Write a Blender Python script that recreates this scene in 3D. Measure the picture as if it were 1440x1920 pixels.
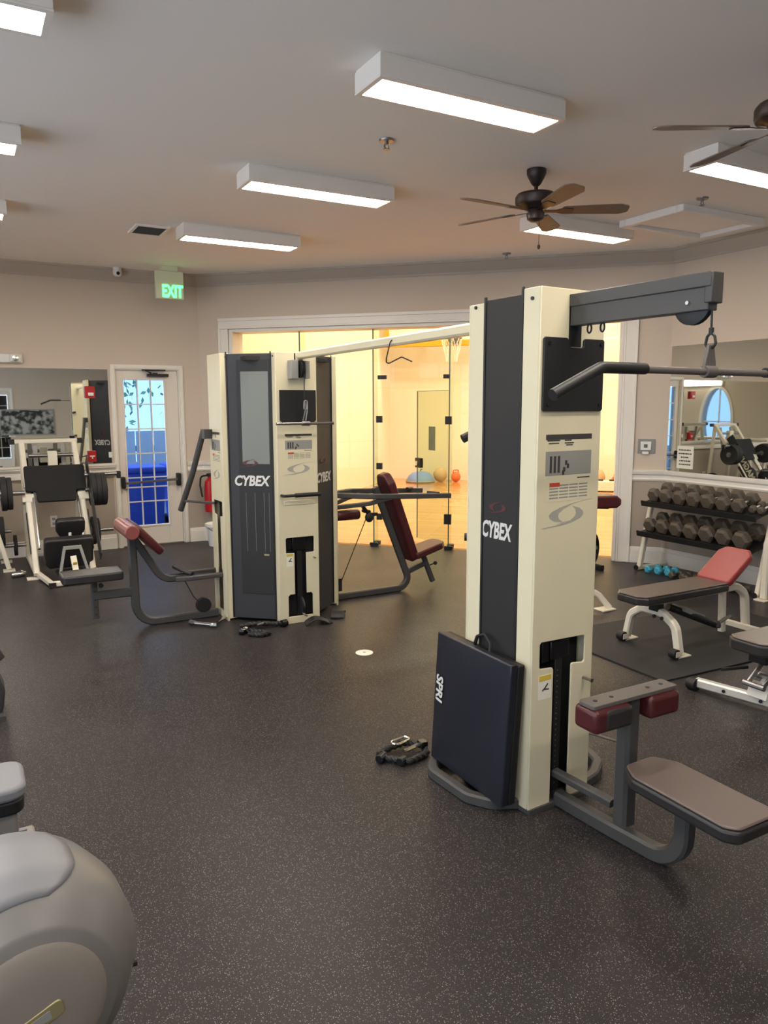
import bpy, bmesh, math, random
from mathutils import Matrix, Vector, Euler
random.seed(7)
PI = math.pi
for o in list(bpy.data.objects): bpy.data.objects.remove(o)
SC = bpy.context.scene
COL = SC.collection

# ------------------------------------------------------------------ camera
FPX, PITCH, YAW, ROLL, CAMH = 1410.5, math.radians(8.148), math.radians(29.192), math.radians(-0.167), 1.85
F = Vector((math.sin(YAW)*math.cos(PITCH), math.cos(YAW)*math.cos(PITCH), -math.sin(PITCH)))
R0 = Vector((math.cos(YAW), -math.sin(YAW), 0)); U0 = R0.cross(F)
Rv = R0*math.cos(ROLL) + U0*math.sin(ROLL); Uv = U0*math.cos(ROLL) - R0*math.sin(ROLL)
cd = bpy.data.cameras.new('camera'); cam = bpy.data.objects.new('camera', cd); COL.objects.link(cam)
cd.sensor_fit = 'VERTICAL'; cd.sensor_height = 24; cd.sensor_width = 18; cd.lens = FPX/1920*24; cd.clip_start = .02; cd.clip_end = 200
mw = Matrix((Rv, Uv, -F)).transposed().to_4x4(); mw.translation = (0, 0, CAMH); cam.matrix_world = mw
SC.camera = cam
# ------------------------------------------------------------------ world, exposure
W = bpy.data.worlds.new('sky'); SC.world = W; W.use_nodes = True
bg = W.node_tree.nodes['Background']; bg.inputs[0].default_value = (.74, .85, 1.0, 1); bg.inputs[1].default_value = 4.6
SC.view_settings.view_transform = 'Standard'; SC.view_settings.look = 'None'; SC.view_settings.gamma = 1
SC.view_settings.use_curve_mapping = False
SC.view_settings.exposure = 0.12
LAMP = 46.0          # gym ceiling fixtures
COURT = 32.0         # court ceiling fixtures

# ------------------------------------------------------------------ helpers
def lin(c):
    c = c/255
    return c/12.92 if c <= .04045 else ((c+.055)/1.055)**2.4
def rgb(r, g, b): return (lin(r), lin(g), lin(b), 1)
MATS = {}
def mat(name, col, rough=.5, metal=0, spec=.5, bump=0, bscale=200, var=0, vscale=6, emit=None, estr=0, trans=0, alpha=1, coat=0, ior=1.45):
    m = bpy.data.materials.new(name); m.use_nodes = True; nt = m.node_tree; b = nt.nodes['Principled BSDF']
    b.inputs['Base Color'].default_value = col; b.inputs['Roughness'].default_value = rough; b.inputs['Metallic'].default_value = metal
    b.inputs['Specular IOR Level'].default_value = spec; b.inputs['Transmission Weight'].default_value = trans; b.inputs['Alpha'].default_value = alpha
    b.inputs['Coat Weight'].default_value = coat; b.inputs['IOR'].default_value = ior
    if emit: b.inputs['Emission Color'].default_value = emit; b.inputs['Emission Strength'].default_value = estr
    tc = None
    if bump or var: tc = nt.nodes.new('ShaderNodeTexCoord')
    if bump:
        n = nt.nodes.new('ShaderNodeTexNoise'); n.inputs['Scale'].default_value = bscale; n.inputs['Detail'].default_value = 3
        k = nt.nodes.new('ShaderNodeBump'); k.inputs['Strength'].default_value = bump; k.inputs['Distance'].default_value = .002
        nt.links.new(tc.outputs['Object'], n.inputs['Vector']); nt.links.new(n.outputs['Fac'], k.inputs['Height']); nt.links.new(k.outputs['Normal'], b.inputs['Normal'])
    if var:
        n = nt.nodes.new('ShaderNodeTexNoise'); n.inputs['Scale'].default_value = vscale; n.inputs['Detail'].default_value = 4
        r = nt.nodes.new('ShaderNodeMapRange'); r.inputs['To Min'].default_value = 1-var; r.inputs['To Max'].default_value = 1+var
        x = nt.nodes.new('ShaderNodeMix'); x.data_type = 'RGBA'; x.blend_type = 'MULTIPLY'; x.inputs[0].default_value = 1
        x.inputs[6].default_value = col
        nt.links.new(tc.outputs['Object'], n.inputs['Vector']); nt.links.new(n.outputs['Fac'], r.inputs['Value']); nt.links.new(r.outputs['Result'], x.inputs[7]); nt.links.new(x.outputs[2], b.inputs['Base Color'])
    MATS[name] = m
    return m

class MB:
    def __init__(s, M=None): s.v = []; s.f = []; s.M = M
    def add(s, vs, fs, M=None):
        n = len(s.v)
        for p in vs:
            p = Vector(p)
            if M is not None: p = M @ p
            if s.M is not None: p = s.M @ p
            s.v.append(p)
        s.f += [tuple(i+n for i in q) for q in fs]
        return s
    def box(s, x0, x1, y0, y1, z0, z1, M=None):
        return s.add([(x0,y0,z0),(x1,y0,z0),(x1,y1,z0),(x0,y1,z0),(x0,y0,z1),(x1,y0,z1),(x1,y1,z1),(x0,y1,z1)],
                     [(0,3,2,1),(4,5,6,7),(0,1,5,4),(1,2,6,5),(2,3,7,6),(3,0,4,7)], M)
    def prism(s, poly, z0, z1, M=None):
        a = sum(poly[i][0]*poly[(i+1)%len(poly)][1]-poly[(i+1)%len(poly)][0]*poly[i][1] for i in range(len(poly)))
        if a < 0: poly = poly[::-1]
        n = len(poly)
        return s.add([(x,y,z0) for x,y in poly]+[(x,y,z1) for x,y in poly],
                     [tuple(range(n-1,-1,-1)), tuple(range(n,2*n))]+[(i,(i+1)%n,n+(i+1)%n,n+i) for i in range(n)], M)
    def cyl(s, p0, p1, r, seg=16, r2=None, M=None):
        p0 = Vector(p0); p1 = Vector(p1); r2 = r if r2 is None else r2
        d = (p1-p0).normalized(); a = d.orthogonal().normalized(); b = d.cross(a)
        vs = [p0+(a*math.cos(2*PI*i/seg)+b*math.sin(2*PI*i/seg))*r for i in range(seg)]+[p1+(a*math.cos(2*PI*i/seg)+b*math.sin(2*PI*i/seg))*r2 for i in range(seg)]
        return s.add(vs, [tuple(range(seg-1,-1,-1)), tuple(range(seg,2*seg))]+[(i,(i+1)%seg,seg+(i+1)%seg,seg+i) for i in range(seg)], M)
    def lathe(s, prof, seg=24, M=None):
        vs = []; fs = []; n = len(prof)
        for i in range(seg):
            t = 2*PI*i/seg
            vs += [(r*math.cos(t), r*math.sin(t), z) for r, z in prof]
        for i in range(seg):
            j = (i+1) % seg
            for k in range(n-1): fs.append((i*n+k, j*n+k, j*n+k+1, i*n+k+1))
        fs.append(tuple(i*n for i in range(seg-1,-1,-1))); fs.append(tuple(i*n+n-1 for i in range(seg)))
        return s.add(vs, fs, M)
    def sphere(s, c, r, seg=16, sc=(1,1,1), M=None):
        prof = [(max(1e-4, math.cos(-PI/2+PI*i/(seg//2)))*r, math.sin(-PI/2+PI*i/(seg//2))*r) for i in range(seg//2+1)]
        T = Matrix.Translation(c) @ Matrix.Diagonal((*sc, 1))
        return s.lathe(prof, seg, T if M is None else M @ T)
    def sweep(s, pts, prof, side=None, closed=False, M=None):
        pts = [Vector(p) for p in pts]; n = len(pts); k = len(prof); vs = []; fs = []
        pa = None
        for i, p in enumerate(pts):
            if closed: t = (pts[(i+1)%n]-p).normalized()+(p-pts[i-1]).normalized()
            elif i == 0: t = pts[1]-p
            elif i == n-1: t = p-pts[i-1]
            else: t = (pts[i+1]-p).normalized()+(p-pts[i-1]).normalized()
            t.normalize()
            sc = 1
            if not closed and 0 < i < n-1 or closed:
                ca = t.dot((p-pts[i-1]).normalized()); sc = 1/max(.4, ca)
            if side is not None: a = Vector(side); a = (a-t*a.dot(t)).normalized()
            else:
                if pa is None: a = t.orthogonal().normalized()
                else: a = (pa-t*pa.dot(t)).normalized()
                pa = a
            b = t.cross(a)
            for x, y in prof: vs.append(p+a*x+b*(y*(sc if side is not None else 1)))
        m = n if closed else n-1
        for i in range(m):
            j = (i+1) % n
            for q in range(k): fs.append((i*k+q, i*k+(q+1)%k, j*k+(q+1)%k, j*k+q))
        if not closed: fs.append(tuple(range(k-1,-1,-1))); fs.append(tuple((n-1)*k+q for q in range(k)))
        return s.add(vs, fs, M)
    def tube(s, pts, r, seg=12, rad=0, closed=False, M=None):
        if rad: pts = rounded(pts, rad, 6, closed)
        return s.sweep(pts, [(r*math.cos(2*PI*i/seg), r*math.sin(2*PI*i/seg)) for i in range(seg)], None, closed, M)
    def bar(s, pts, w, h, side, rad=0, closed=False, c=.18, M=None):
        if rad: pts = rounded(pts, rad, 7, closed)
        a, b, k = w/2, h/2, min(w, h)*c
        prof = [(-a+k,-b),(a-k,-b),(a,-b+k),(a,b-k),(a-k,b),(-a+k,b),(-a,b-k),(-a,-b+k)]
        return s.sweep(pts, prof, side, closed, M)
    def build(s, name, m, parent=None, bevel=0, seg=2, smooth=35, loc=None, rz=0):
        me = bpy.data.meshes.new(name); me.from_pydata([tuple(p) for p in s.v], [], s.f)
        bm = bmesh.new(); bm.from_mesh(me); bmesh.ops.recalc_face_normals(bm, faces=bm.faces); bm.to_mesh(me); bm.free()
        me.materials.append(MATS[m])
        if smooth:
            me.shade_smooth(); me.set_sharp_from_angle(angle=math.radians(smooth))
        o = bpy.data.objects.new(name, me); COL.objects.link(o)
        if parent is not None: o.parent = parent
        if loc is not None: o.location = loc
        o.rotation_euler[2] = rz
        if bevel:
            b = o.modifiers.new('edge', 'BEVEL'); b.width = bevel; b.segments = seg; b.limit_method = 'ANGLE'; b.angle_limit = math.radians(40)
        return o
def rounded(pts, rad, n=6, closed=False):
    pts = [Vector(p) for p in pts]; out = []; N = len(pts)
    for i, p in enumerate(pts):
        if not closed and i in (0, N-1): out.append(p); continue
        a = pts[i-1]; b = pts[(i+1) % N]
        u = (a-p); v = (b-p); lu, lv = u.length, v.length; u.normalize(); v.normalize()
        ang = u.angle(v)
        if ang > PI-.02: out.append(p); continue
        d = min(rad/math.tan(ang/2), lu*.49, lv*.49); r = d*math.tan(ang/2)
        c = p+(u+v).normalized()*(r/math.sin(ang/2))
        s0 = p+u*d-c; s1 = p+v*d-c; th = s0.angle(s1); ax = s0.cross(s1).normalized()
        for k in range(n+1): out.append(c+Matrix.Rotation(th*k/n, 3, ax) @ s0)
    return out
def rpoly(pts, rad, n=4):
    return [(p.x, p.y) for p in rounded([(x, y, 0) for x, y in pts], rad, n, True)]
def rrect(x0, x1, y0, y1, r, n=4): return rpoly([(x0,y0),(x1,y0),(x1,y1),(x0,y1)], r, n)
def T(x=0, y=0, z=0, rx=0, ry=0, rz=0):
    return Matrix.Translation((x,y,z)) @ Euler((math.radians(rx), math.radians(ry), math.radians(rz)), 'XYZ').to_matrix().to_4x4()
def tag(o, label=None, cat=None, group=None, kind=None):
    if label: o['label'] = label
    if cat: o['category'] = cat
    if group: o['group'] = group
    if kind: o['kind'] = kind
    return o
def thing(name, label, cat, loc=(0,0,0), rz=0, group=None):
    o = bpy.data.objects.new(name, None); COL.objects.link(o); o.location = loc; o.rotation_euler[2] = math.radians(rz)
    o.empty_display_size = .1
    return tag(o, label, cat, group)
def struct(o): o['kind'] = 'structure'; return o
def dup(root, loc, rz=None, label=None, scale=None):
    r = root.copy(); COL.objects.link(r); r.location = loc
    if rz is not None: r.rotation_euler[2] = math.radians(rz)
    if label: r['label'] = label
    if scale: r.scale = scale
    for ch in list(root.children):
        c = ch.copy(); COL.objects.link(c); c.parent = r
        for g in list(ch.children):
            d = g.copy(); COL.objects.link(d); d.parent = c
    return r
def text(name, body, size, m, parent, M, shear=0, bold=.0, ext=.0008, sx=1, align='CENTER'):
    cu = bpy.data.curves.new(name, 'FONT'); cu.body = body; cu.size = size; cu.shear = shear; cu.extrude = ext; cu.offset = bold
    cu.align_x = align; cu.align_y = 'CENTER'; cu.resolution_u = 3
    t = bpy.data.objects.new('tmp', cu); COL.objects.link(t)
    dg = bpy.context.evaluated_depsgraph_get(); me = bpy.data.meshes.new_from_object(t.evaluated_get(dg))
    bpy.data.objects.remove(t); me.transform(Matrix.Diagonal((sx,1,1,1))); me.transform(M); me.materials.clear(); me.materials.append(MATS[m])
    o = bpy.data.objects.new(name, me); COL.objects.link(o)
    if parent is not None: o.parent = parent
    return o

# ------------------------------------------------------------------ materials
mat('ceiling_paint', rgb(245,239,232), .9, bump=.15, bscale=90)
mat('wall_paint', rgb(206,191,174), .85, bump=.12, bscale=120)
mat('wainscot', rgb(172,159,144), .85, bump=.1, bscale=120)
mat('crown', rgb(188,174,159), .55)
mat('trim_white', rgb(232,226,216), .4)
mat('door_white', rgb(224,214,202), .45)
mat('enamel', rgb(212,203,172), .35, var=.05, vscale=4)
mat('enamel_white', rgb(222,214,196), .35, var=.06, vscale=9)
mat('shroud', rgb(46,45,44), .5, spec=.3, var=.08, vscale=3)
mat('shroud_blue', rgb(56,56,59), .5, spec=.3, var=.06, vscale=3)
mat('smoke', rgb(112,114,106), .2, spec=.6)  # grey made lighter to carry the reflection in the smoked window
mat('frame_grey', rgb(66,65,64), .45, bump=.1, bscale=500)
mat('frame_brown', rgb(92,86,82), .45)
mat('black', rgb(28,28,29), .5)
mat('black_matte', rgb(20,20,21), .8)
mat('black_gloss', rgb(22,22,24), .25)
mat('rubber', rgb(38,38,39), .75, bump=.2, bscale=300)
mat('iron', rgb(84,75,64), .5, var=.25, vscale=25)
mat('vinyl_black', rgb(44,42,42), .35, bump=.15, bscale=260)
mat('vinyl_maroon', rgb(74,30,32), .32, bump=.15, bscale=260)
mat('vinyl_maroon_lit', rgb(126,70,66), .25, bump=.1, bscale=260)  # maroon lightened as if lit from above, for the arm roll
mat('vinyl_red', rgb(146,56,54), .35, bump=.1, bscale=260)
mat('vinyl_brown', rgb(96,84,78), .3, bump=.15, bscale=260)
mat('navy_nylon', rgb(30,32,40), .38, bump=.35, bscale=14)
mat('nylon_black', rgb(17,17,18), .6)
mat('chrome', rgb(215,215,212), .18, metal=1)
mat('steel', rgb(150,150,150), .35, metal=1)
mat('silver_paint', rgb(205,203,196), .35, metal=.3)
mat('print_grey', rgb(140,139,132), .6)
mat('print_dark', rgb(62,58,55), .6)
mat('print_white', rgb(225,222,206), .6)
mat('print_red', rgb(185,70,45), .6)
mat('print_yellow', rgb(205,180,70), .6)
mat('logo_grey', rgb(160,158,148), .5)
mat('logo_red', rgb(82,40,42), .5)
mat('logo_white', rgb(205,203,198), .5)
mat('mirror', (.80,.83,.80,1), .015, metal=1)
mat('lamp_body', rgb(240,232,222), .45)
mat('diffuser', (1,1,1,1), .5, emit=(1,.90,.78,1), estr=LAMP)
mat('diffuser_dim', (1,1,1,1), .5, emit=(1,.88,.74,1), estr=LAMP*.5)
mat('court_lamp', (1,1,1,1), .5, emit=(1,.88,.68,1), estr=COURT)
mat('court_wall', rgb(240,232,210), .5, var=.02, vscale=2)
mat('green_letters', (.1,1,.25,1), .5, emit=(.08,1,.22,1), estr=3.2)
mat('sign_box', rgb(226,226,196), .5)
mat('fan_bronze', rgb(58,48,44), .4, metal=.4)
mat('fan_blade', rgb(100,86,76), .5, var=.15, vscale=5)
mat('red_plastic', rgb(176,28,34), .35)
mat('plastic_white', rgb(228,226,220), .4)
mat('plastic_grey', rgb(140,140,136), .5)
mat('hood_grey', rgb(112,110,108), .36)
mat('hood_light', rgb(118,119,124), .45)
mat('hood_cream', rgb(132,125,117), .5)
mat('badge_gold', rgb(160,150,110), .35, metal=.4)
mat('yellow', rgb(222,160,30), .5)
mat('blue_ball', rgb(120,150,205), .45)
mat('cyan_vinyl', rgb(70,160,185), .45)
mat('blue_vinyl', rgb(40,80,200), .4)
mat('tan', rgb(205,170,130), .6)
mat('orange', rgb(220,110,60), .5)
mat('bin_blue', rgb(80,110,235), .5)
mat('leaf', rgb(140,185,150), .7)
mat('fence', rgb(215,225,235), .7)
mat('ground', rgb(120,125,130), .9)
mat('pink', rgb(220,130,140), .6)
mat('picture_grey', rgb(150,150,146), .6)
mat('handle_grey', rgb(95,95,95), .4)

def mat_floor():
    m = mat('rubber_floor', rgb(62,61,60), .48, spec=.22); nt = m.node_tree; N = nt.nodes; L = nt.links; b = N['Principled BSDF']
    tc = N.new('ShaderNodeTexCoord')
    big = N.new('ShaderNodeTexNoise'); big.inputs['Scale'].default_value = 1.3; big.inputs['Detail'].default_value = 5
    base = N.new('ShaderNodeMix'); base.data_type = 'RGBA'; base.inputs[6].default_value = rgb(38,35,35); base.inputs[7].default_value = rgb(49,45,45)
    L.new(tc.outputs['Object'], big.inputs['Vector']); L.new(big.outputs['Fac'], base.inputs[0])
    cur = base.outputs[2]
    for sc, thr, col in ((150, .24, rgb(140,134,128)), (95, .17, rgb(118,104,96)), (210, .24, rgb(104,104,108))):
        v = N.new('ShaderNodeTexVoronoi'); v.inputs['Scale'].default_value = sc
        nz = N.new('ShaderNodeTexNoise'); nz.inputs['Scale'].default_value = sc*1.7
        ad = N.new('ShaderNodeMath'); ad.operation = 'MULTIPLY_ADD'; ad.inputs[1].default_value = .35; 
        L.new(tc.outputs['Object'], v.inputs['Vector']); L.new(tc.outputs['Object'], nz.inputs['Vector'])
        L.new(nz.outputs['Fac'], ad.inputs[0]); L.new(v.outputs['Distance'], ad.inputs[2])
        lt = N.new('ShaderNodeMath'); lt.operation = 'LESS_THAN'; lt.inputs[1].default_value = thr+.175
        L.new(ad.outputs[0], lt.inputs[0])
        # only some cells carry a fleck
        sp = N.new('ShaderNodeSeparateColor'); L.new(v.outputs['Color'], sp.inputs[0])
        g = N.new('ShaderNodeMath'); g.operation = 'LESS_THAN'; g.inputs[1].default_value = .42; L.new(sp.outputs[0], g.inputs[0])
        mu = N.new('ShaderNodeMath'); mu.operation = 'MULTIPLY'; L.new(lt.outputs[0], mu.inputs[0]); L.new(g.outputs[0], mu.inputs[1])
        mx = N.new('ShaderNodeMix'); mx.data_type = 'RGBA'; mx.inputs[7].default_value = col; L.new(mu.outputs[0], mx.inputs[0]); L.new(cur, mx.inputs[6]); cur = mx.outputs[2]
    L.new(cur, b.inputs['Base Color'])
    rr = N.new('ShaderNodeMapRange'); rr.inputs['To Min'].default_value = .30; rr.inputs['To Max'].default_value = .48
    L.new(big.outputs['Fac'], rr.inputs['Value']); L.new(rr.outputs['Result'], b.inputs['Roughness'])
    nb = N.new('ShaderNodeTexNoise'); nb.inputs['Scale'].default_value = 240; bu = N.new('ShaderNodeBump'); bu.inputs['Strength'].default_value = .25; bu.inputs['Distance'].default_value = .002
    L.new(tc.outputs['Object'], nb.inputs['Vector']); L.new(nb.outputs['Fac'], bu.inputs['Height']); L.new(bu.outputs['Normal'], b.inputs['Normal'])
mat_floor()
def mat_wood():
    m = mat('court_wood', rgb(205,140,72), .22, coat=.3); nt = m.node_tree; N = nt.nodes; L = nt.links; b = N['Principled BSDF']
    tc = N.new('ShaderNodeTexCoord'); br = N.new('ShaderNodeTexBrick'); br.inputs['Scale'].default_value = 1
    br.inputs['Brick Width'].default_value = .9; br.inputs['Row Height'].default_value = .06; br.inputs['Mortar Size'].default_value = .0012
    br.inputs['Color1'].default_value = rgb(218,158,92); br.inputs['Color2'].default_value = rgb(198,132,68); br.inputs['Mortar'].default_value = rgb(150,95,50)
    L.new(tc.outputs['Object'], br.inputs['Vector']); L.new(br.outputs['Color'], b.inputs['Base Color'])
mat_wood()
def mat_glass(name, col, rough=0):
    m = bpy.data.materials.new(name); m.use_nodes = True; nt = m.node_tree; nt.nodes.clear()
    o = nt.nodes.new('ShaderNodeOutputMaterial'); t = nt.nodes.new('ShaderNodeBsdfTransparent'); g = nt.nodes.new('ShaderNodeBsdfGlossy')
    f = nt.nodes.new('ShaderNodeFresnel'); x = nt.nodes.new('ShaderNodeMixShader'); f.inputs[0].default_value = 1.3
    t.inputs[0].default_value = col; g.inputs['Roughness'].default_value = rough
    ge = nt.nodes.new('ShaderNodeNewGeometry'); mu = nt.nodes.new('ShaderNodeMath'); mu.operation = 'MULTIPLY_ADD'; mu.inputs[1].default_value = -1; mu.inputs[2].default_value = 1; m2 = nt.nodes.new('ShaderNodeMath'); m2.operation = 'MULTIPLY'
    nt.links.new(ge.outputs['Backfacing'], mu.inputs[0]); nt.links.new(mu.outputs[0], m2.inputs[0]); nt.links.new(f.outputs[0], m2.inputs[1]); nt.links.new(m2.outputs[0], x.inputs[0]); nt.links.new(t.outputs[0], x.inputs[1]); nt.links.new(g.outputs[0], x.inputs[2]); nt.links.new(x.outputs[0], o.inputs[0])
    MATS[name] = m
mat_glass('glass', (.96,.985,.96,1)); mat_glass('glass_green', (.80,.90,.80,1)); mat_glass('glass_window', (.96,.98,1,1)); mat_glass('glass_tinted', (.40,.50,.62,1))
mat('glass_edge', rgb(70,96,78), .2)
def mat_photo():
    m = mat('photo_print', rgb(90,90,88), .5); nt = m.node_tree; N = nt.nodes; L = nt.links; b = N['Principled BSDF']
    tc = N.new('ShaderNodeTexCoord'); w = N.new('ShaderNodeTexNoise'); w.inputs['Scale'].default_value = 7; w.inputs['Detail'].default_value = 2
    r = N.new('ShaderNodeValToRGB'); r.color_ramp.elements[0].position = .42; r.color_ramp.elements[1].position = .62
    r.color_ramp.elements[0].color = rgb(35,35,36); r.color_ramp.elements[1].color = rgb(175,176,172)
    L.new(tc.outputs['Object'], w.inputs['Vector']); L.new(w.outputs['Fac'], r.inputs[0]); L.new(r.outputs[0], b.inputs['Base Color'])
mat_photo()

# ------------------------------------------------------------------ room shell
ZC, YL, XR, D, XW, YR = 3.53, 10.125, 7.019, 12.967, -3.2, -4.8
DC = (D/2, D/2, 0); DR = math.radians(-45)      # diagonal wall frame: local x along wall, local y into the court
def DW(s, d, z=0): q = .70710678; return Vector((D/2+(s+d)*q, D/2+(d-s)*q, z))
room = [(XW,YR),(XR,YR),(XR,D-XR),(D-YL,YL),(XW,YL)]
q = .70710678
floor_poly = [(XW-.2,YR-.2),(XR+.2,YR-.2),(XR+.2,D+.31-XR-.2),(D+.31-YL-.2,YL+.2),(XW-.2,YL+.2)]
struct(MB().prism(floor_poly, -.1, 0).build('floor', 'rubber_floor', smooth=0))
struct(MB().prism(floor_poly, ZC, ZC+.12).build('ceiling', 'ceiling_paint', smooth=0))

def wall(name, loc, rz, x0, x1, z1, th, holes, m='wall_paint', z0=0, arch=None):
    b = MB(); cuts = sorted({x0, x1}|{h[0] for h in holes}|{h[1] for h in holes})
    for a, c in zip(cuts, cuts[1:]):
        hs = sorted([(h[2], h[3]) for h in holes if h[0] <= a+1e-6 and h[1] >= c-1e-6]); z = z0
        for p, t in hs:
            if p > z: b.box(a, c, 0, th, z, p)
            z = t
        if z < z1: b.box(a, c, 0, th, z, z1)
    if arch:
        (ax0, ax1, az0, az1) = arch; cx, cz, rx, rz_ = (ax0+ax1)/2, (az0+az1)/2, (ax1-ax0)/2-.001, (az1-az0)/2-.001
        n = 48; inn = [(cx+rx*math.cos(2*PI*i/n), cz+rz_*math.sin(2*PI*i/n)) for i in range(n)]; out = []
        for i in range(n):
            c, s_ = math.cos(2*PI*i/n), math.sin(2*PI*i/n); k = 1/max(abs(c), abs(s_)); out.append((cx+(rx+.001)*c*k, cz+(rz_+.001)*s_*k))
        for i in range(n):
            j = (i+1) % n; p = [inn[i], out[i], out[j], inn[j]]
            b.add([(x,0,z) for x, z in p]+[(x,th,z) for x, z in p], [(0,1,2,3),(7,6,5,4),(0,3,7,4)])
    return struct(b.build(name, m, loc=loc, rz=rz, smooth=0))
# left wall (with the glazed exit door); local x = world x
wall('wall_left', (0,YL,0), 0, XW-.2, D-YL+.08, ZC, .2, [(1.745,2.555,0,2.305)])
wall('wall_back', DC, DR, -5.15, .757, ZC, .3, [(-4.71,.25,0,2.83)])
wall('wall_right', (XR,0,0), math.radians(-90), -(D-XR)-.08, -YR+.2, ZC, .2, [])
# west wall: local x = +y world ; oval window, plus unseen tall windows added for daylight fill
wall('wall_west', (XW,0,0), math.radians(90), YR-.2, YL, ZC, .2, [(6.75,7.65,.5,2.25),(3.6,5.6,.3,2.9),(1.0,3.0,.3,2.9),(-1.6,.4,.3,2.9),(-4.2,-2.2,.3,2.9)], arch=(6.75,7.65,.5,2.25))
wall('wall_rear', (0,YR,0), math.radians(180), -XR-.2, -XW+.2, ZC, .2, [(-1.35,-.45,0,2.3)])
# court beyond the glass
CL, CR, CB, CH = -5.0, 3.2, 9.1, 5.6
struct(MB().box(CL-.2, CR+.2, .31, CB+.2, -.1, 0).build('floor_court', 'court_wood', loc=DC, rz=DR, smooth=0))
struct(MB().box(CL-.2, CR+.2, CB, CB+.2, 0, CH).build('wall_court_back', 'court_wall', loc=DC, rz=DR, smooth=0))
struct(MB().box(CL-.2, CL, .3, CB, 0, CH).build('wall_court_left', 'court_wall', loc=DC, rz=DR, smooth=0))
struct(MB().box(CR, CR+.2, .3, CB, 0, CH).build('wall_court_right', 'court_wall', loc=DC, rz=DR, smooth=0))
struct(MB().box(CL-.2, CR+.2, .3, CB+.2, CH, CH+.1).build('ceiling_court', 'court_wall', loc=DC, rz=DR, smooth=0))
b = MB(); b.box(CL, -4.71, .3, .4, 0, CH); b.box(.25, CR, .3, .4, 0, CH); b.box(-4.71, .25, .3, .4, 2.83, CH)
struct(b.build('wall_court_front', 'court_wall', loc=DC, rz=DR, smooth=0))

# mouldings; profile (out, z) swept along a wall in that wall's frame (local -y points into the room)
def mould(name, prof, loc, rz, x0, x1, m, k0=0, k1=0):
    b = MB(); n = len(prof)
    vs = [(x0+k0*o, -o, z) for o, z in prof]+[(x1+k1*o, -o, z) for o, z in prof]
    b.add(vs, [tuple(range(n)), tuple(range(2*n-1, n-1, -1))]+[(i, n+i, n+(i+1)%n, (i+1)%n) for i in range(n)])
    return struct(b.build(name, m, loc=loc, rz=rz, smooth=25))
t225 = math.tan(math.radians(22.5))
crown = [(0,ZC-.15),(.014,ZC-.15),(.018,ZC-.125),(.04,ZC-.10),(.075,ZC-.045),(.085,ZC-.03),(.10,ZC-.025),(.10,ZC),(0,ZC)]
base = [(0,0),(.022,0),(.022,.145),(.016,.15),(.016,.165),(.008,.19),(0,.19)]
rail = [(0,.965),(.012,.965),(.02,.985),(.012,1.0),(.012,1.03),(.03,1.045),(.04,1.075),(.04,1.09),(0,1.09)]
LW = ((0,YL,0), 0); BW = (DC, DR); RW = ((XR,0,0), math.radians(-90))
xl, sr0, sr1, yr = D-YL, -5.15, .757, -(D-XR)
mould('trim_1', crown, *LW, XW, xl, 'crown', 0, -t225); mould('trim_2', crown, *BW, sr0, sr1, 'crown', t225, -t225); mould('trim_3', crown, *RW, yr, -YR, 'crown', t225, 0)
mould('baseboard_left', base, *LW, XW, 1.67, 'trim_white'); mould('baseboard_left', base, *LW, 2.625, xl, 'trim_white', 0, -t225)
mould('baseboard_back', base, *BW, sr0, -4.85, 'trim_white', t225, 0); mould('baseboard_back', base, *BW, .405, sr1, 'trim_white', 0, -t225)
mould('baseboard_right', base, *RW, yr, -YR, 'trim_white', t225, 0)
mould('trim_4', rail, *LW, XW, 1.70, 'trim_white'); mould('trim_4', rail, *LW, 2.625, xl, 'trim_white', 0, -t225)
mould('trim_5', rail, *BW, sr0, -4.85, 'trim_white', t225, 0); mould('trim_5', rail, *BW, .405, sr1, 'trim_white', 0, -t225)
mould('trim_6', rail, *RW, yr, -YR, 'trim_white', t225, 0)
# darker paint below the chair rail
def dado(name, loc, rz, x0, x1): struct(MB().box(x0, x1, -.003, 0, .19, .965).build(name, 'wainscot', loc=loc, rz=rz, smooth=0))
dado('wall_left_dado', *LW, XW, 1.67); dado('wall_left_dado', *LW, 2.625, xl); dado('wall_back_dado', *BW, .405, sr1); dado('wall_back_dado', *BW, sr0, -4.85); dado('wall_right_dado', *RW, yr, -YR)
# opening casing (moulded) and jamb lining
b = MB()
for s0, s1, o in ((-4.85,-4.71,.022),(-4.85,-4.815,.035),(-4.735,-4.71,.028),(.25,.405,.022),(.37,.405,.035),(.25,.275,.028)): b.box(s0, s1, -o, 0, 0, 2.83)
for z0, z1, o in ((2.83,2.97,.022),(2.93,2.97,.035),(2.83,2.855,.028)): b.box(-4.85, .405, -o, 0, z0, z1)
struct(b.build('trim_7', 'trim_white', loc=DC, rz=DR, bevel=.004))
b = MB(); b.box(-4.71,-4.66,0,.31,0,2.83); b.box(.21,.25,0,.31,0,2.83); b.box(-4.66,.21,0,.31,2.79,2.83)
struct(b.build('trim_8', 'trim_white', loc=DC, rz=DR, bevel=.003))

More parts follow.
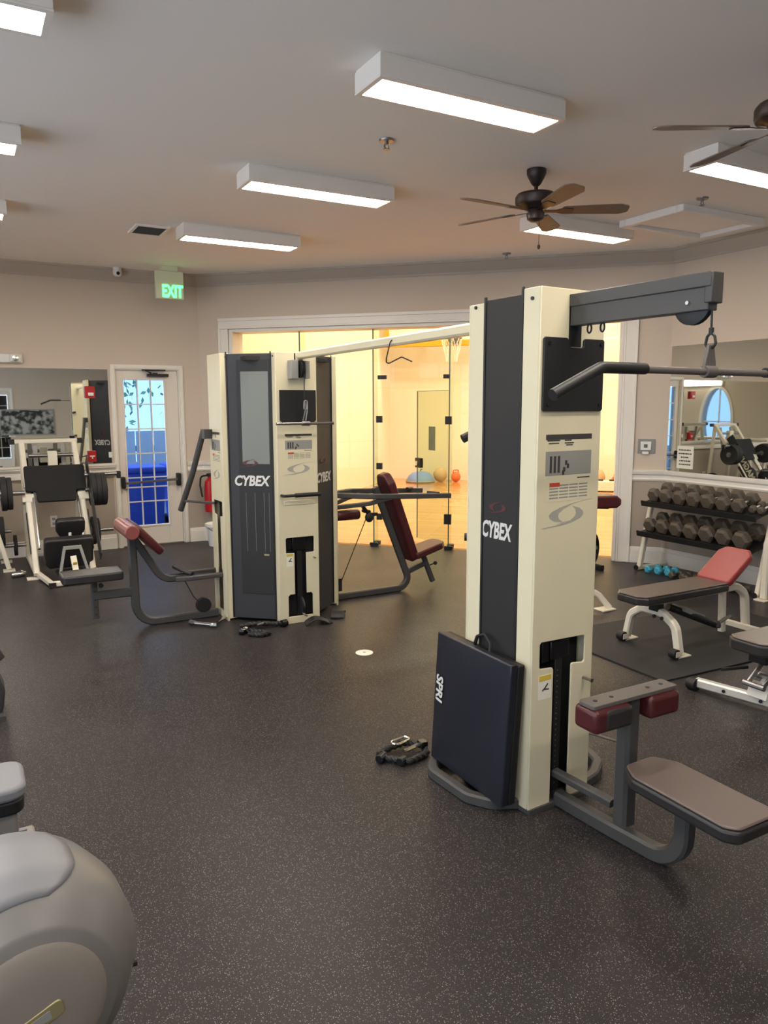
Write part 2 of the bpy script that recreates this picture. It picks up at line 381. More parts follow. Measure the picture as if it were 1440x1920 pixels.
# ------------------------------------------------------------------ glass front of the court
GY = .155
gp = thing('glass_partition', 'frameless glass front of the court with green-edged fins and black fittings', 'glass wall', DC, -45)
for s0, s1, z0 in ((-4.66,-3.79,.02),(-3.77,-2.79,.02),(-2.77,-2.665,.02),(-2.655,-1.80,2.04),(-1.78,.21,.02)):
    MB().box(s0, s1, GY, GY+.012, z0, 2.79).build('glass_panel', 'glass', gp, smooth=0)
for s in (-3.78, -2.78, -1.79):
    f = MB().box(s-.006, s+.006, GY+.012, GY+.19, .05, 2.79).build('glass_fin', 'glass_green', gp, smooth=0)
    MB().box(s-.007, s+.007, GY, GY+.011, .05, 2.79).build('polished_edge', 'glass_edge', f, smooth=0)
    b = MB(T(s,GY)); b.box(-.05,.05,.0,.04,0,.05); b.cyl((-.06,.02,.03),(.06,.02,.03),.018,10); b.cyl((-.02,.08,.035),(.02,.19,.035),.02,10); b.box(-.04,.04,.13,.2,0,.05)
    b.build('foot_clamp', 'black', f, bevel=.004)
for s, z, w, h in ((-2.66,2.19,.11,.05),(-2.70,1.66,.075,.085),(-2.70,1.06,.075,.08),(-2.70,.40,.075,.08),(-1.83,2.19,.075,.05),(-1.80,1.65,.08,.10),(-1.80,.40,.09,.13)):
    MB().box(s-w/2, s+w/2, GY-.018, GY+.03, z-h/2, z+h/2).build('patch_fitting', 'black', gp, bevel=.003)
t = thing('glass_door', 'frameless glass court door standing open into the court', 'glass door', DW(-1.80, GY+.03), -45)
a = math.radians(180-48); dm = Matrix.Rotation(a, 4, 'Z')
MB(dm).box(.02,.82,-.005,.005,.03,2.02).build('pane', 'glass_green', t, smooth=0)
b = MB(dm); b.box(.815,.823,-.006,.006,.03,2.02); b.box(.02,.82,-.006,.006,2.018,2.024); b.build('polished_edge', 'glass_edge', t, smooth=0)
b = MB(dm); b.box(.70,.84,-.025,.025,1.0,1.13); l = b.build('lock_case', 'black', t, bevel=.003)
MB(dm).lathe([(.001,-.05),(.03,-.05),(.034,-.02),(.034,.02),(.03,.05),(.001,.05)],16,T(.77,0,1.06,90)).build('knob','chrome',l)
MB(dm).box(.35,.52,-.009,-.005,1.25,1.56).build('notice', 'print_grey', t, smooth=0)

# court contents
t = thing('basketball_hoop', 'yellow-framed basketball backboard with rim and net on the court back wall', 'basketball hoop', DW(-3.2, CB-1.0), -45)
MB().box(-1.6,1.1,-.02,.02,3.3,4.5).build('backboard', 'court_wall', t, smooth=0)
b = MB(); b.box(-1.65,1.15,-.05,.05,3.16,3.3); b.box(-1.65,-1.55,-.05,.05,3.3,4.5); b.box(1.05,1.15,-.05,.05,3.3,4.5); b.build('padding', 'yellow', t, bevel=.01)
b = MB(); b.box(-.9,-.8,.05,.995,3.5,3.6); b.box(.5,.6,.05,.995,3.5,3.6); b.box(-1.2,.9,.03,.09,3.62,3.7); b.build('support', 'frame_brown', t)
b = MB(); b.tube([(.23*math.cos(i*PI/12),-.40+.23*math.sin(i*PI/12),3.3) for i in range(24)], .01, 8, closed=True); b.box(-.12,.12,-.2,-.05,3.2,3.32); b.build('rim', 'frame_brown', t)
b = MB()
for i in range(10):
    for sg in (1,-1):
        pts = [(r*math.cos(a0), -.40+r*math.sin(a0), z) for r, a0, z in [(.23-.02*k-.01*(k>2), i*PI/5+sg*k*.16, 3.29-.1*k) for k in range(6)]]
        b.tube(pts, .006, 5)
b.build('net', 'trim_white', t)
t = thing('balance_trainer', 'blue half-dome balance trainer on the wooden court floor', 'balance trainer', DW(-4.05, CB-.75), 0)
MB().lathe([(.001,.05),(.33,.05),(.32,.09),(.28,.16),(.2,.225),(.1,.255),(.001,.26)],24).build('dome','blue_ball',t)
MB().lathe([(.001,0),(.34,0),(.36,.03),(.34,.055),(.001,.055)],24).build('platform','plastic_grey',t)
MB().tube([(0,0,.25),(.02,.02,.3),(.05,0,.31)],.012,8).build('strap','black',t)
tag(MB().sphere((0,0,.17),.17,20).build('exercise_ball','tan',loc=DW(-3.62,CB-.5)), 'tan exercise ball beside the blue balance trainer', 'ball')
def kettlebell(lb, loc, m):
    t = thing('kettlebell', lb, 'kettlebell', loc); MB().sphere((0,0,.12),.12,16).build('bell',m,t); MB().tube([(-.07,0,.2),(-.08,0,.28),(.08,0,.28),(.07,0,.2)],.016,8,.04).build('handle',m,t)
kettlebell('orange kettlebell on the court floor by the right glass fin', DW(-3.25,CB-.45), 'orange')
kettlebell('orange kettlebell on the court floor in the gap right of the near tower', DW(.45,CB-.5), 'orange')
tag(MB().sphere((0,0,.2),.2,20).build('medicine_ball','tan',loc=DW(0,CB-.6)), 'tan medicine ball on the court floor right of the near tower', 'ball')
t = thing('storage_bench', 'low white storage bench on the court floor right of the near tower', 'bench', DW(.25,CB-1.6), -45)
MB().box(-.45,.45,-.2,.2,.02,.22).build('body','print_white',t,bevel=.01); MB().box(-.2,-.1,-.05,.05,.22,.25).build('dumbbell_pad','black',t,bevel=.01)
MB().box(.02,.12,-.05,.05,.22,.25).build('dumbbell_pad','black',t,bevel=.01)
k = 0
for s in (-3.4, -.9, 1.6):
    for d in (2.2, 4.8, 7.4):
        k += 1
        t = thing('court_light', 'court ceiling light panel number %d' % k, 'ceiling light', DW(s, d, CH), -45, 'court ceiling lights')
        t['label'] = ['nearest','middle','farthest'][(k-1)%3]+' ceiling light panel in the '+['left','centre','right'][(k-1)//3]+' row above the court'
        MB().box(-.62,.62,-.32,.32,-.06,0).build('housing','lamp_body',t); MB().box(-.58,.58,-.28,.28,-.066,-.06).build('lens','court_lamp',t)

# ------------------------------------------------------------------ doors, windows, outside
def french_door(name, x0, x1, h, gx0, gx1, gz0, gz1, loc, rz, slab_y, cols=3, rows=6):
    t = struct(bpy.data.objects.new(name, None)); COL.objects.link(t); t.location = loc; t.rotation_euler[2] = rz
    b = MB()
    for a, c in ((x0-.055,x0),(x1,x1+.055)):
        b.box(a, c, -.02, 0, 0, h+.055); b.box(a+.012, c-.012, -.028, 0, 0, h+.04)
    b.box(x0, x1, -.02, 0, h, h+.055); b.box(x0, x1, -.028, 0, h+.012, h+.043)
    b.box(x0, x0+.012, 0, .2, 0, h); b.box(x1-.012, x1, 0, .2, 0, h); b.box(x0, x1, 0, .2, h-.012, h)
    b.build('door_frame', 'trim_white', t, bevel=.003)
    a, c = x0+.014, x1-.014; y0, y1 = slab_y, slab_y+.044
    b = MB(); b.box(a, gx0, y0, y1, .01, h-.014); b.box(gx1, c, y0, y1, .01, h-.014); b.box(gx0, gx1, y0, y1, .01, gz0); b.box(gx0, gx1, y0, y1, gz1, h-.014)
    o = .018
    for p in ((gx0-.02,gx0,gz0-.02,gz1+.02),(gx1,gx1+.02,gz0-.02,gz1+.02),(gx0,gx1,gz0-.02,gz0),(gx0,gx1,gz1,gz1+.02)): b.box(p[0],p[1],y0-o*.6,y0,p[2],p[3])
    b.build('door_panel', 'door_white', t, bevel=.002)
    b = MB(); mw_ = .014
    for i in range(1, cols): x = gx0+(gx1-gx0)*i/cols; b.box(x-mw_/2, x+mw_/2, y0+.002, y1-.002, gz0, gz1)
    for i in range(1, rows): z = gz0+(gz1-gz0)*i/rows; b.box(gx0, gx1, y0+.004, y1-.004, z-mw_/2, z+mw_/2)
    b.build('glazing_bars', 'door_white', t)
    me = None
    for i in range(cols):
        for j in range(rows):
            w = (gx1-gx0)/cols; hh = (gz1-gz0)/rows
            if me is None:
                p = MB().box(-w/2+.006, w/2-.006, -.003, .003, -hh/2+.006, hh/2-.006).build('pane', 'glass_tinted', t, smooth=0); me = p.data
            else: p = bpy.data.objects.new('pane', me); COL.objects.link(p); p.parent = t
            p.location = (gx0+w*(i+.5), (y0+y1)/2, gz0+hh*(j+.5))
    return t
d1 = french_door('door_1', 1.745, 2.555, 2.305, 1.855, 2.365, .27, 2.175, (0,YL,0), 0, .03)
b = MB(); b.box(2.15,2.42,-.035,.03,2.215,2.25); b.box(2.22,2.28,-.03,.0,2.25,2.262); b.build('door_closer','black',d1,bevel=.004)
b = MB(); b.bar([(2.2,-.03,2.256),(2.12,-.06,2.285),(2.3,-.02,2.298)],.02,.008,(0,0,1)); b.box(2.08,2.38,-.035,-.02,2.288,2.305); b.build('closer_arm','black',d1)
b = MB(); b.box(1.765,1.81,-.06,.03,.78,.93); b.box(2.47,2.52,-.06,.03,.78,.95); b.build('bar_end','black',d1,bevel=.012)
MB().bar([(1.80,-.045,.845),(2.49,-.045,.87)],.02,.03,(0,1,0)).build('push_bar','steel',d1)
b = MB(); b.box(1.80,2.35,.0,.029,.775,.79); b.build('kick_line','door_white',d1)
MB().box(1.76,2.54,-.02,.2,0,.012).build('threshold','frame_brown',d1)
mat('dark_glass', rgb(16,17,18), .1)  # opaque dark panes stand for the unlit room behind this door
d2 = french_door('door_2', -1.35, -.45, 2.3, -1.25, -.55, .3, 2.15, (0,YR,0), math.radians(180), .03)
for c in d2.children:
    if c.name.startswith('pane'):
        c.data.materials[0] = MATS['dark_glass']
# tall west wall windows added out of view for fill light; oval one below
def sash(name, y0, y1, z0, z1, nx, nz):
    t = struct(bpy.data.objects.new(name, None)); COL.objects.link(t); t.location = (XW,0,0); t.rotation_euler[2] = math.radians(90)
    b = MB()
    for p in ((y0-.08,y0,z0-.08,z1+.08),(y1,y1+.08,z0-.08,z1+.08),(y0,y1,z1,z1+.08),(y0,y1,z0-.08,z0)): b.box(p[0],p[1],-.02,0,p[2],p[3])
    for i in range(nx+1): x = y0+(y1-y0)*i/nx; b.box(max(y0,x-.015),min(y1,x+.015),.08,.12,z0,z1)
    for i in range(nz+1): z = z0+(z1-z0)*i/nz; b.box(y0,y1,.08,.12,max(z0,z-.015),min(z1,z+.015))
    b.build('window_frame','trim_white',t); MB().box(y0,y1,.098,.102,z0,z1).build('pane','glass_window',t,smooth=0)
sash('fill_window_1',3.6,5.6,.3,2.9,3,4); sash('fill_window_2',1.0,3.0,.3,2.9,3,4); sash('fill_window_4',-1.6,.4,.3,2.9,3,4); sash('fill_window_5',-4.2,-2.2,.3,2.9,3,4)
t = struct(bpy.data.objects.new('window_3', None)); COL.objects.link(t); t.location = (XW,0,0); t.rotation_euler[2] = math.radians(90)
n = 48; rim = lambda k, y: [(7.2+(.45+k)*math.cos(2*PI*i/n), y, 1.375+(.875+k)*math.sin(2*PI*i/n)) for i in range(n)]
b = MB(); b.sweep(rim(.03,-.005), [(-.02,-.04),(.02,-.04),(.02,.04),(-.02,.04)], (0,1,0), True)
b.box(7.185,7.215,.09,.12,.5,2.25); b.box(6.75,7.65,.09,.12,1.36,1.39); b.build('window_frame','trim_white',t)
MB().prism([(7.2+.449*math.cos(2*PI*i/n),1.375+.874*math.sin(2*PI*i/n)) for i in range(n)],-.107,-.103,T(rx=90)).build('pane','glass_tinted',t,smooth=0)

struct(MB().box(-14,16,YL+.2,YL+16,-.14,-.04).build('ground_outside','ground',smooth=0))
t = thing('patio_fence','pale board fence seen through the lower panes of the exit door','fence',(2.2,YL+3.2,-.04))
for i in range(14): MB().box(-1.7+i*.3,-1.42+i*.3,0,.03,0,1.45).build('board','fence',t,bevel=.004)
MB().box(-1.7,2.5,.03,.08,.3,.4).build('fence_rail','fence',t); MB().box(-1.7,2.5,.03,.08,1.1,1.2).build('fence_rail','fence',t)
def bin_(x, y, lb):
    t = thing('wheeled_bin', lb, 'bin', (x,y,-.04),0,'blue bins behind the exit door')
    MB().add([(-.24,-.26,0),(.24,-.26,0),(.24,.26,0),(-.24,.26,0),(-.3,-.33,.92),(.3,-.33,.92),(.3,.33,.92),(-.3,.33,.92)],[(0,3,2,1),(4,5,6,7),(0,1,5,4),(1,2,6,5),(2,3,7,6),(3,0,4,7)]).build('body','bin_blue',t,bevel=.03)
    MB().box(-.32,.32,-.36,.36,.92,1.0).build('lid','bin_blue',t,bevel=.03); MB().cyl((-.3,.27,.1),(.3,.27,.1),.1,16).build('wheels','black',t)
bin_(2.28,YL+1.35,'blue wheeled bin outside, left one behind the exit door panes'); bin_(2.98,YL+1.5,'blue wheeled bin outside, right one behind the exit door panes')
t = thing('garden_tree','leafy green tree outside behind the fence, seen through the exit door','tree',(1.6,YL+5,-.04))
MB().tube([(0,0,0),(.05,0,1.2),(0,.05,2.4)],.09,8).build('trunk','frame_brown',t)
b = MB()
for i in range(2200):
    p = Vector((random.gauss(0,.75),random.gauss(0,.6),2.6+random.gauss(0,.6))); m = Matrix.Translation(p) @ Euler((random.random()*6,random.random()*6,random.random()*6)).to_matrix().to_4x4()
    b.add([(-.07,0,0),(0,-.035,0),(.07,0,0),(0,.035,0)],[(0,1,2,3)],m)
tag(b.build('foliage','leaf',t,smooth=0), kind='stuff')
t = thing('awning','pink awning edge outside above the exit door','awning',(2.2,YL+.5,-.04)); MB().box(-1.1,.75,0,.6,2.24,2.36).build('canopy','pink',t,bevel=.01)
for x in (-1.05,.7): MB().box(x-.03,x+.03,.5,.56,0,2.24).build('post','fence',t)

# ------------------------------------------------------------------ wall fittings
t = thing('wall_mirror','long wall mirror on the left wall above the white rail','mirror',(-1.4,YL,1.115))
MB().box(-1.0,3.06,-.008,-.002,0,1.18).build('mirror_glass','mirror',t,smooth=0)
t = thing('mirror_ledge','white ledge under the left wall mirror','ledge',(-1.4,YL,0))
b = MB(); b.box(-1.0,3.1,-.07,-.042,1.085,1.112); b.box(-1.0,3.09,-.055,-.042,1.06,1.085); b.box(-1.0,3.09,-.05,-.042,.95,1.0); b.build('ledge_board','trim_white',t,bevel=.004)
t = thing('wall_mirror','large wall mirror on the right wall above the dumbbell rack','mirror',(XR,5.925,1.092),-90)
MB().box(0,5.2,-.008,-.002,0,1.39).build('mirror_glass','mirror',t,smooth=0)
t = thing('paper_sign','white paper notice with five printed lines on the right mirror','notice',(XR-.009,5.78,1.13),-90)
MB().box(0,.215,-.003,0,0,.25).build('sheet','print_white',t,smooth=0)
for i, w in enumerate((.17,.17,.11,.15,.15)):
    b = MB(); x = .107-w/2
    while x < .107+w/2-.01:
        l = random.uniform(.012,.035); b.box(x,min(x+l,.107+w/2),-.0045,-.003,.205-i*.04-.006,.205-i*.04+.008); x += l+.007
    tag(b.build('print_line','print_dark',t,smooth=0), kind='stuff')
t = thing('thermostat','white thermostat on its clear wall plate beside the right mirror','thermostat',DW(.43,0,1.283),-45)
MB().box(.02,.21,-.012,0,0,.165).build('cover_plate','plastic_grey',t,bevel=.004); MB().box(.05,.165,-.03,-.012,.035,.135).build('body','plastic_white',t,bevel=.005)
MB().box(.085,.125,-.032,-.03,.065,.105).build('display','handle_grey',t); MB().box(.07,.14,-.03,-.012,-.01,.02).build('lock','plastic_white',t,bevel=.004)
t = thing('wall_light','glowing white light bar above the oval window, seen in the right mirror','wall light',(XW,6.65,2.42),90)
MB().box(-.72,.72,-.07,0,-.12,.12).build('housing','lamp_body',t,bevel=.01); MB().box(-.70,.70,-.10,-.07,-.10,.10).build('diffuser','diffuser_dim',t,bevel=.01)
t = thing('fire_strobe','red fire alarm strobe on the left mirror','alarm',(1.435,YL-.009,2.01))
MB().box(-.06,.06,-.045,0,-.075,.075).build('body','red_plastic',t,bevel=.006); MB().box(-.025,.04,-.065,-.045,-.045,-.005).build('strobe_lens','plastic_white',t,bevel=.006)
t = thing('fire_pull_station','red fire alarm pull station at the foot of the left mirror','alarm',(1.42,YL-.009,1.21))
MB().box(-.048,.048,-.045,0,-.07,.07).build('body','red_plastic',t,bevel=.006)
b = MB(); b.box(-.03,.03,-.055,-.045,-.005,.012); b.box(-.008,.008,-.055,-.045,-.03,-.005); b.build('pull_handle','plastic_white',t,bevel=.002)
def outlet(lb, loc, rz=0):
    t = thing('wall_outlet',lb,'outlet',loc,rz); MB().box(-.04,.04,-.008,-.003,-.07,.07).build('plate','plastic_white',t,bevel=.003)
    for z in (-.03,.03): MB().box(-.018,.018,-.011,-.008,z-.016,z+.016).build('socket','plastic_grey',t,bevel=.002)
outlet('white wall outlet low on the left wall behind the leg press',(.93,YL,.415))
t = thing('light_switch','small light switch plate on the wall left of the exit door','switch',(1.645,YL,1.22)); MB().box(-.02,.02,-.02,-.008,-.035,.035).build('plate','plastic_white',t,bevel=.003); MB().box(-.005,.005,-.028,-.02,-.012,.012).build('toggle','plastic_white',t)
t = thing('emergency_light','twin-head emergency light high on the left wall','emergency light',(.50,YL,2.40))
MB().box(-.2,.2,-.06,0,-.05,.055).build('body','plastic_white',t,bevel=.012)
for x in (-.12,.12):
    h = MB().box(x-.06,x+.06,-.10,-.06,-.04,.045).build('lamp_head','plastic_white',t,bevel=.012); MB().lathe([(.001,0),(.034,0),(.034,.012),(.001,.016)],16,T(x,-.10,0,90)).build('lens','chrome',h)
t = thing('exit_sign','illuminated green EXIT sign hanging from the ceiling near the corner','exit sign',(2.36,9.62,ZC))
MB().box(-.1,.1,-.05,.05,-.06,0).build('canopy','sign_box',t,bevel=.005); MB().box(-.17,.17,-.03,.03,-.39,-.06).build('panel','sign_box',t,bevel=.006)
text('letters','EXIT',.20,'green_letters',t,T(.03,-.033,-.305,90),bold=.006,ext=.002,sx=.62)
t = thing('security_camera','small dome security camera at the top of the left wall','camera',(1.82,9.985,ZC-.0))
MB().lathe([(.001,-.11),(.03,-.108),(.05,-.09),(.055,-.06),(.05,-.03),(.055,0),(.001,0)],20).build('body','plastic_white',t); MB().sphere((.0,-.045,-.075),.022,12).build('lens','black_gloss',t)
t = thing('fire_extinguisher','red fire extinguisher on the wall behind the far tower','fire extinguisher',DW(-5.0,-.11,.42),-45)
MB().lathe([(.001,0),(.07,0),(.075,.02),(.075,.36),(.06,.42),(.025,.45),(.025,.48),(.001,.48)],20).build('cylinder','red_plastic',t)
b = MB(); b.box(-.02,.02,-.05,.05,.48,.52); b.tube([(0,-.05,.5),(-.10,-.06,.48),(-.12,-.05,.36),(-.09,-.05,.2)],.012,8,.05); b.build('valve_and_hose','black',t)
MB().box(-.04,.04,.075,.1,.1,.4).build('bracket','steel',t)
t = thing('waste_bucket','white plastic bucket with a rim beside the far tower','bucket',(2.88,9.68,0))
MB().lathe([(.001,0),(.12,0),(.15,.26),(.165,.26),(.165,.30),(.15,.30),(.14,.27),(.001,.27)],24).build('body','plastic_white',t)
MB().tube([(-.165,0,.27),(-.12,-.17,.22),(.12,-.17,.22),(.165,0,.27)],.005,6,.06).build('bail_handle','steel',t)
t = thing('framed_poster','black and white framed photograph on the rear wall','poster',(1.75,YR,1.35))
MB().box(-.75,.75,.002,.03,-.385,.385).build('frame','picture_grey',t,bevel=.004); MB().box(-.72,.72,.03,.033,-.35,.355).build('print','photo_print',t,smooth=0)
MB().bar([(-.4,.035,.2),(-.1,.035,.33),(.4,.035,.3)],.004,.05,(0,1,0)).build('print_bar','black',t)

# ------------------------------------------------------------------ ceiling fittings
fix = thing('ceiling_light','long box ceiling light nearest the camera, centre row','ceiling light',(1.88,3.39,ZC),0,'box ceiling lights')
b = MB(); b.box(0,1.18,0,.27,-.11,-.012); b.box(.005,1.175,.005,.265,-.012,0); b.build('housing','lamp_body',fix,bevel=.004)
MB().box(.03,1.15,.03,.24,-.114,-.11).build('diffuser','diffuser',fix,smooth=0)
b = MB(); b.box(0,1.18,0,.028,-.118,-.11); b.box(0,1.18,.242,.27,-.118,-.11); b.box(0,.028,.028,.242,-.118,-.11); b.box(1.152,1.18,.028,.242,-.118,-.11); b.build('lip','lamp_body',fix)
for x, y, lb in ((1.89,5.31,'box ceiling light in the middle of the centre row'),(1.93,7.26,'farthest box ceiling light of the centre row, beside the ceiling vent'),
                 (4.42,3.45,'box ceiling light at the right frame edge under the second fan'),(4.6,5.40,'box ceiling light behind the near ceiling fan'),
                 (-.735,3.50,'box ceiling light cut off at the top left corner'),(-.735,5.28,'box ceiling light at the left frame edge, middle one'),(-.72,7.19,'box ceiling light at the left frame edge, farthest and smallest'),
                 (1.88,1.47,'box ceiling light just behind the camera, centre row'),(1.88,-.45,'added unseen box ceiling light farther behind the camera, centre row'),(-.735,1.55,'box ceiling light behind the camera, left row'),(-.735,-.8,'box ceiling light at the back of the gym, left row')):  # farther centre light is added to brighten the near tower front
    r = dup(fix, (x,y,ZC), None, lb)
    if x > 4:
        for c in r.children:
            if c.name.startswith('diffuser'): c.data = c.data.copy(); c.data.materials[0] = MATS['diffuser_dim']
def sprinkler(x, y, lb):
    t = thing('sprinkler_head', lb, 'sprinkler', (x,y,ZC),0,'ceiling sprinkler heads')
    MB().lathe([(.001,-.012),(.045,-.012),(.05,-.004),(.05,0),(.001,0)],20).build('rose','steel',t)
    b = MB(); b.cyl((0,0,-.012),(0,0,-.03),.012,10); b.tube([(-.012,0,-.03),(-.016,0,-.045),(0,0,-.06)],.004,6); b.tube([(.012,0,-.03),(.016,0,-.045),(0,0,-.06)],.004,6); b.cyl((0,0,-.062),(0,0,-.058),.022,12); b.build('deflector','steel',t)
sprinkler(2.516,4.454,'ceiling sprinkler head below the nearest centre light'); sprinkler(5.481,4.403,'ceiling sprinkler head above the attic hatch'); sprinkler(5.5,7.0,'small ceiling sprinkler head close to the crown moulding')
t = thing('attic_hatch','square attic access hatch with raised trim in the ceiling','hatch',(6.02,4.94,ZC))
b = MB()
for p in ((-.55,.55,-.36,-.29),(-.55,.55,.29,.36),(-.55,-.48,-.29,.29),(.48,.55,-.29,.29)): b.box(*p,-.065,0)
b.build('frame','ceiling_paint',t,bevel=.008); MB().box(-.465,.465,-.275,.275,-.03,0).build('panel','ceiling_paint',t,bevel=.006)
t = thing('ceiling_vent','slatted ceiling air vent beside the farthest centre light','vent',(1.72,7.72,ZC))
b = MB()
for p in ((-.16,.16,-.2,-.17),(-.16,.16,.17,.2),(-.16,-.13,-.17,.17),(.13,.16,-.17,.17)): b.box(*p,-.02,0)
b.build('frame','lamp_body',t,bevel=.003); MB().box(-.13,.13,-.17,.17,-.004,0).build('duct','black_matte',t)
me = None
for i in range(8):
    o = MB(T(0,-.15+i*.042,-.013,35)).box(-.13,.13,-.015,.015,-.001,.001).build('slat','plastic_grey',t)
t = thing('smoke_detector','tiny smoke sensor on the ceiling just right of the vent light','sensor',(2.55,7.75,ZC)); MB().lathe([(.001,-.03),(.02,-.03),(.025,-.01),(.03,0),(.001,0)],14).build('body','plastic_white',t); MB().cyl((0,0,-.05),(0,0,-.03),.006,8).build('sensor_tip','black',t)
def fan(lb, x, y, a0):
    t = thing('ceiling_fan', lb, 'ceiling fan', (x,y,ZC),0,'bronze ceiling fans')
    MB().lathe([(.02,-.115),(.035,-.10),(.06,-.055),(.07,-.03),(.07,0),(.001,0)][::1],24).build('canopy','fan_bronze',t)
    MB().cyl((0,0,-.17),(0,0,-.09),.014,12).build('downrod','fan_bronze',t)
    MB().lathe([(.001,-.275),(.08,-.275),(.095,-.262),(.14,-.25),(.148,-.235),(.148,-.19),(.135,-.172),(.06,-.155),(.03,-.15),(.001,-.15)],28).build('motor','fan_bronze',t)
    MB().lathe([(.001,-.365),(.035,-.362),(.06,-.345),(.066,-.31),(.05,-.275),(.001,-.275)],24).build('switch_housing','fan_bronze',t)
    b = MB(); b.tube([(.02,-.02,-.36),(.02,-.02,-.53)],.0025,6); b.sphere((.02,-.02,-.54),.012,8,(1,1,1.5)); b.build('pull_chain','fan_bronze',t)
    for k in range(5):
        m = Matrix.Rotation(math.radians(a0+72*k),4,'Z') @ T(0,0,-.285,-12)
        bl = MB(m).prism(rpoly([(.19,-.055),(.60,-.075),(.665,-.045),(.665,.045),(.60,.075),(.19,.055)],.03),-.004,.004).build('blade','fan_blade',t,bevel=.002)
        b = MB(m); b.prism([(.06,-.015),(.15,-.02),(.2,-.045),(.27,-.03),(.27,.03),(.2,.045),(.15,.02),(.06,.015)],-.009,-.004); b.build('blade_iron','fan_bronze',bl)
fan('bronze ceiling fan in front of the box light, whole fan visible',3.774,4.474,-34)
fan('bronze ceiling fan cut off at the right frame edge',3.78,2.56,150)

# ------------------------------------------------------------------ cable towers
RX = T(rx=90)                                   # (x, z) outlines stand up facing -y
def FR(y): return T(0,y,0,90)                   # outline plane at local y (extrusion goes towards -y)
SWO = [[(1195,755),(1100,765),(1000,785),(900,815),(830,850),(803,880),(810,910),(840,935),(900,955),(935,962),(900,935),(885,905),(890,870),(930,830),(1000,795),(1080,770)],
       [(1018,810),(1080,835),(1115,870),(1118,900),(1090,935),(1020,965),(920,990),(745,1003),(740,1000),(860,985),(935,962),(1000,950),(1040,915),(1052,880),(1045,845)]]
def swoosh(name, m, parent, M, w):
    k = w/455; b = MB(M)
    for pl in SWO: b.prism([((x-967)*k, (879-y)*k*.68) for x, y in pl], 0, .0012)
    return b.build(name, m, parent, smooth=0)
def placard(parent, M, x0, x1, z0, z1):
    # instruction placard: black title strip, grey picture field, lines of print, warning table
    p = MB(M).prism([(x0,z0),(x1,z0),(x1,z1),(x0,z1)],0,.001).build('placard','enamel',parent,smooth=0)
    w, h = x1-x0, z1-z0
    MB(M).prism([(x0,z1-h*.08),(x1,z1-h*.08),(x1,z1),(x0,z1)],.001,.0016).build('title_strip','print_dark',p,smooth=0)
    MB(M).prism([(x0,z0+h*.39),(x1,z0+h*.39),(x1,z0+h*.75),(x0,z0+h*.75)],.001,.0016).build('picture_field','print_grey',p,smooth=0)
    b = MB(M)
    for i in range(3): b.prism(rrect(x0+w*(.09+.085*i),x0+w*(.14+.085*i),z0+h*.43,z0+h*.68,.002),.0016,.002)
    for i, (a, c) in enumerate(((.38,.45),(.42,.55),(.36,.40),(.46,.50))): b.prism(rrect(x0+w*a,x0+w*(a+.05),z0+h*(c-.01),z0+h*(c+.06),.002),.0016,.002)
    b.build('figures','print_dark',p,smooth=0)
    b = MB(M)
    for a, c, z in ((.03,.3,.9),(.06,.28,.86),(.4,.55,.9),(.4,.6,.86),(.43,.58,.83),(.7,.98,.33)): b.prism([(x0+w*a,z0+h*z),(x0+w*c,z0+h*z),(x0+w*c,z0+h*(z+.018)),(x0+w*a,z0+h*(z+.018))],.001,.0016)
    b.build('print_text','print_dark',p,smooth=0)
    MB(M).prism([(x0+w*.1,z0+h*.22),(x0+w*.32,z0+h*.22),(x0+w*.32,z0+h*.28),(x0+w*.1,z0+h*.28)],.001,.0016).build('warning_header','print_red',p,smooth=0)
    b = MB(M)
    for i in range(4):
        for j in range(5):
            if i == 0 and j == 0: continue
            a = x0+w*(.1+.215*i); z = z0+h*(.23-.047*j); b.prism([(a,z),(a+w*.19,z),(a+w*.19,z+h*.02),(a,z+h*.02)],.001,.0016)
    b.build('warning_text','print_grey',p,smooth=0)
def sticker(parent, M, x, z, w, h):
    p = MB(M).prism(rrect(x,x+w,z,z+h,.004),0,.001).build('warning_sticker','print_white',parent,smooth=0)
    MB(M).prism([(x+.003,z+h*.76),(x+w-.003,z+h*.76),(x+w-.003,z+h-.003),(x+.003,z+h-.003)],.001,.0016).build('yellow_band','print_yellow',p,smooth=0)
    b = MB(M); b.bar([(x+w*.3,z+h*.35,.0013),(x+w*.5,z+h*.45,.0013),(x+w*.72,z+h*.62,.0013)],.0006,h*.07,(0,0,1)); b.bar([(x+w*.45,z+h*.4,.0013),(x+w*.8,z+h*.38,.0013)],.0006,h*.06,(0,0,1)); b.build('pictogram','print_dark',p,smooth=0)
def bolt(b, x, y, z, d, r=.009): b.cyl((x,y,z),(x+d[0]*.006,y+d[1]*.006,z+d[2]*.006),r,10)

# --- near tower (high pulley station)
H1 = 2.33
nt_ = thing('cable_tower','tall cream and charcoal cable tower in the foreground with a pulldown arm','cable tower',(2.118,2.461,0),3,'cable towers')
face = [(0,.02),(.133,.02),(.133,.675),(.047,.69),(.047,.80),(.328,.787),(.328,.668),(.245,.675),(.245,.02),(.38,.02),(.38,H1),(0,H1)]
face = rpoly(face[:1],0) if False else [(0,.02),(.133,.02)]+rpoly(face,.012)[0:0]+[(.133,.667),(.125,.676),(.055,.682),(.047,.69),(.047,.795),(.055,.803),(.320,.795),(.328,.787),(.328,.675),(.32,.667),(.253,.675),(.245,.667),(.245,.02),(.38,.02),(.38,H1),(0,H1)]
col = MB().prism(face,-.010,0,RX)
col.box(0,.01,.010,.105,.02,H1); col.box(.37,.38,.010,.105,.02,H1); col.box(.01,.37,.010,.105,H1-.01,H1)
fc = col.build('front_column','enamel',nt_,bevel=.0035)
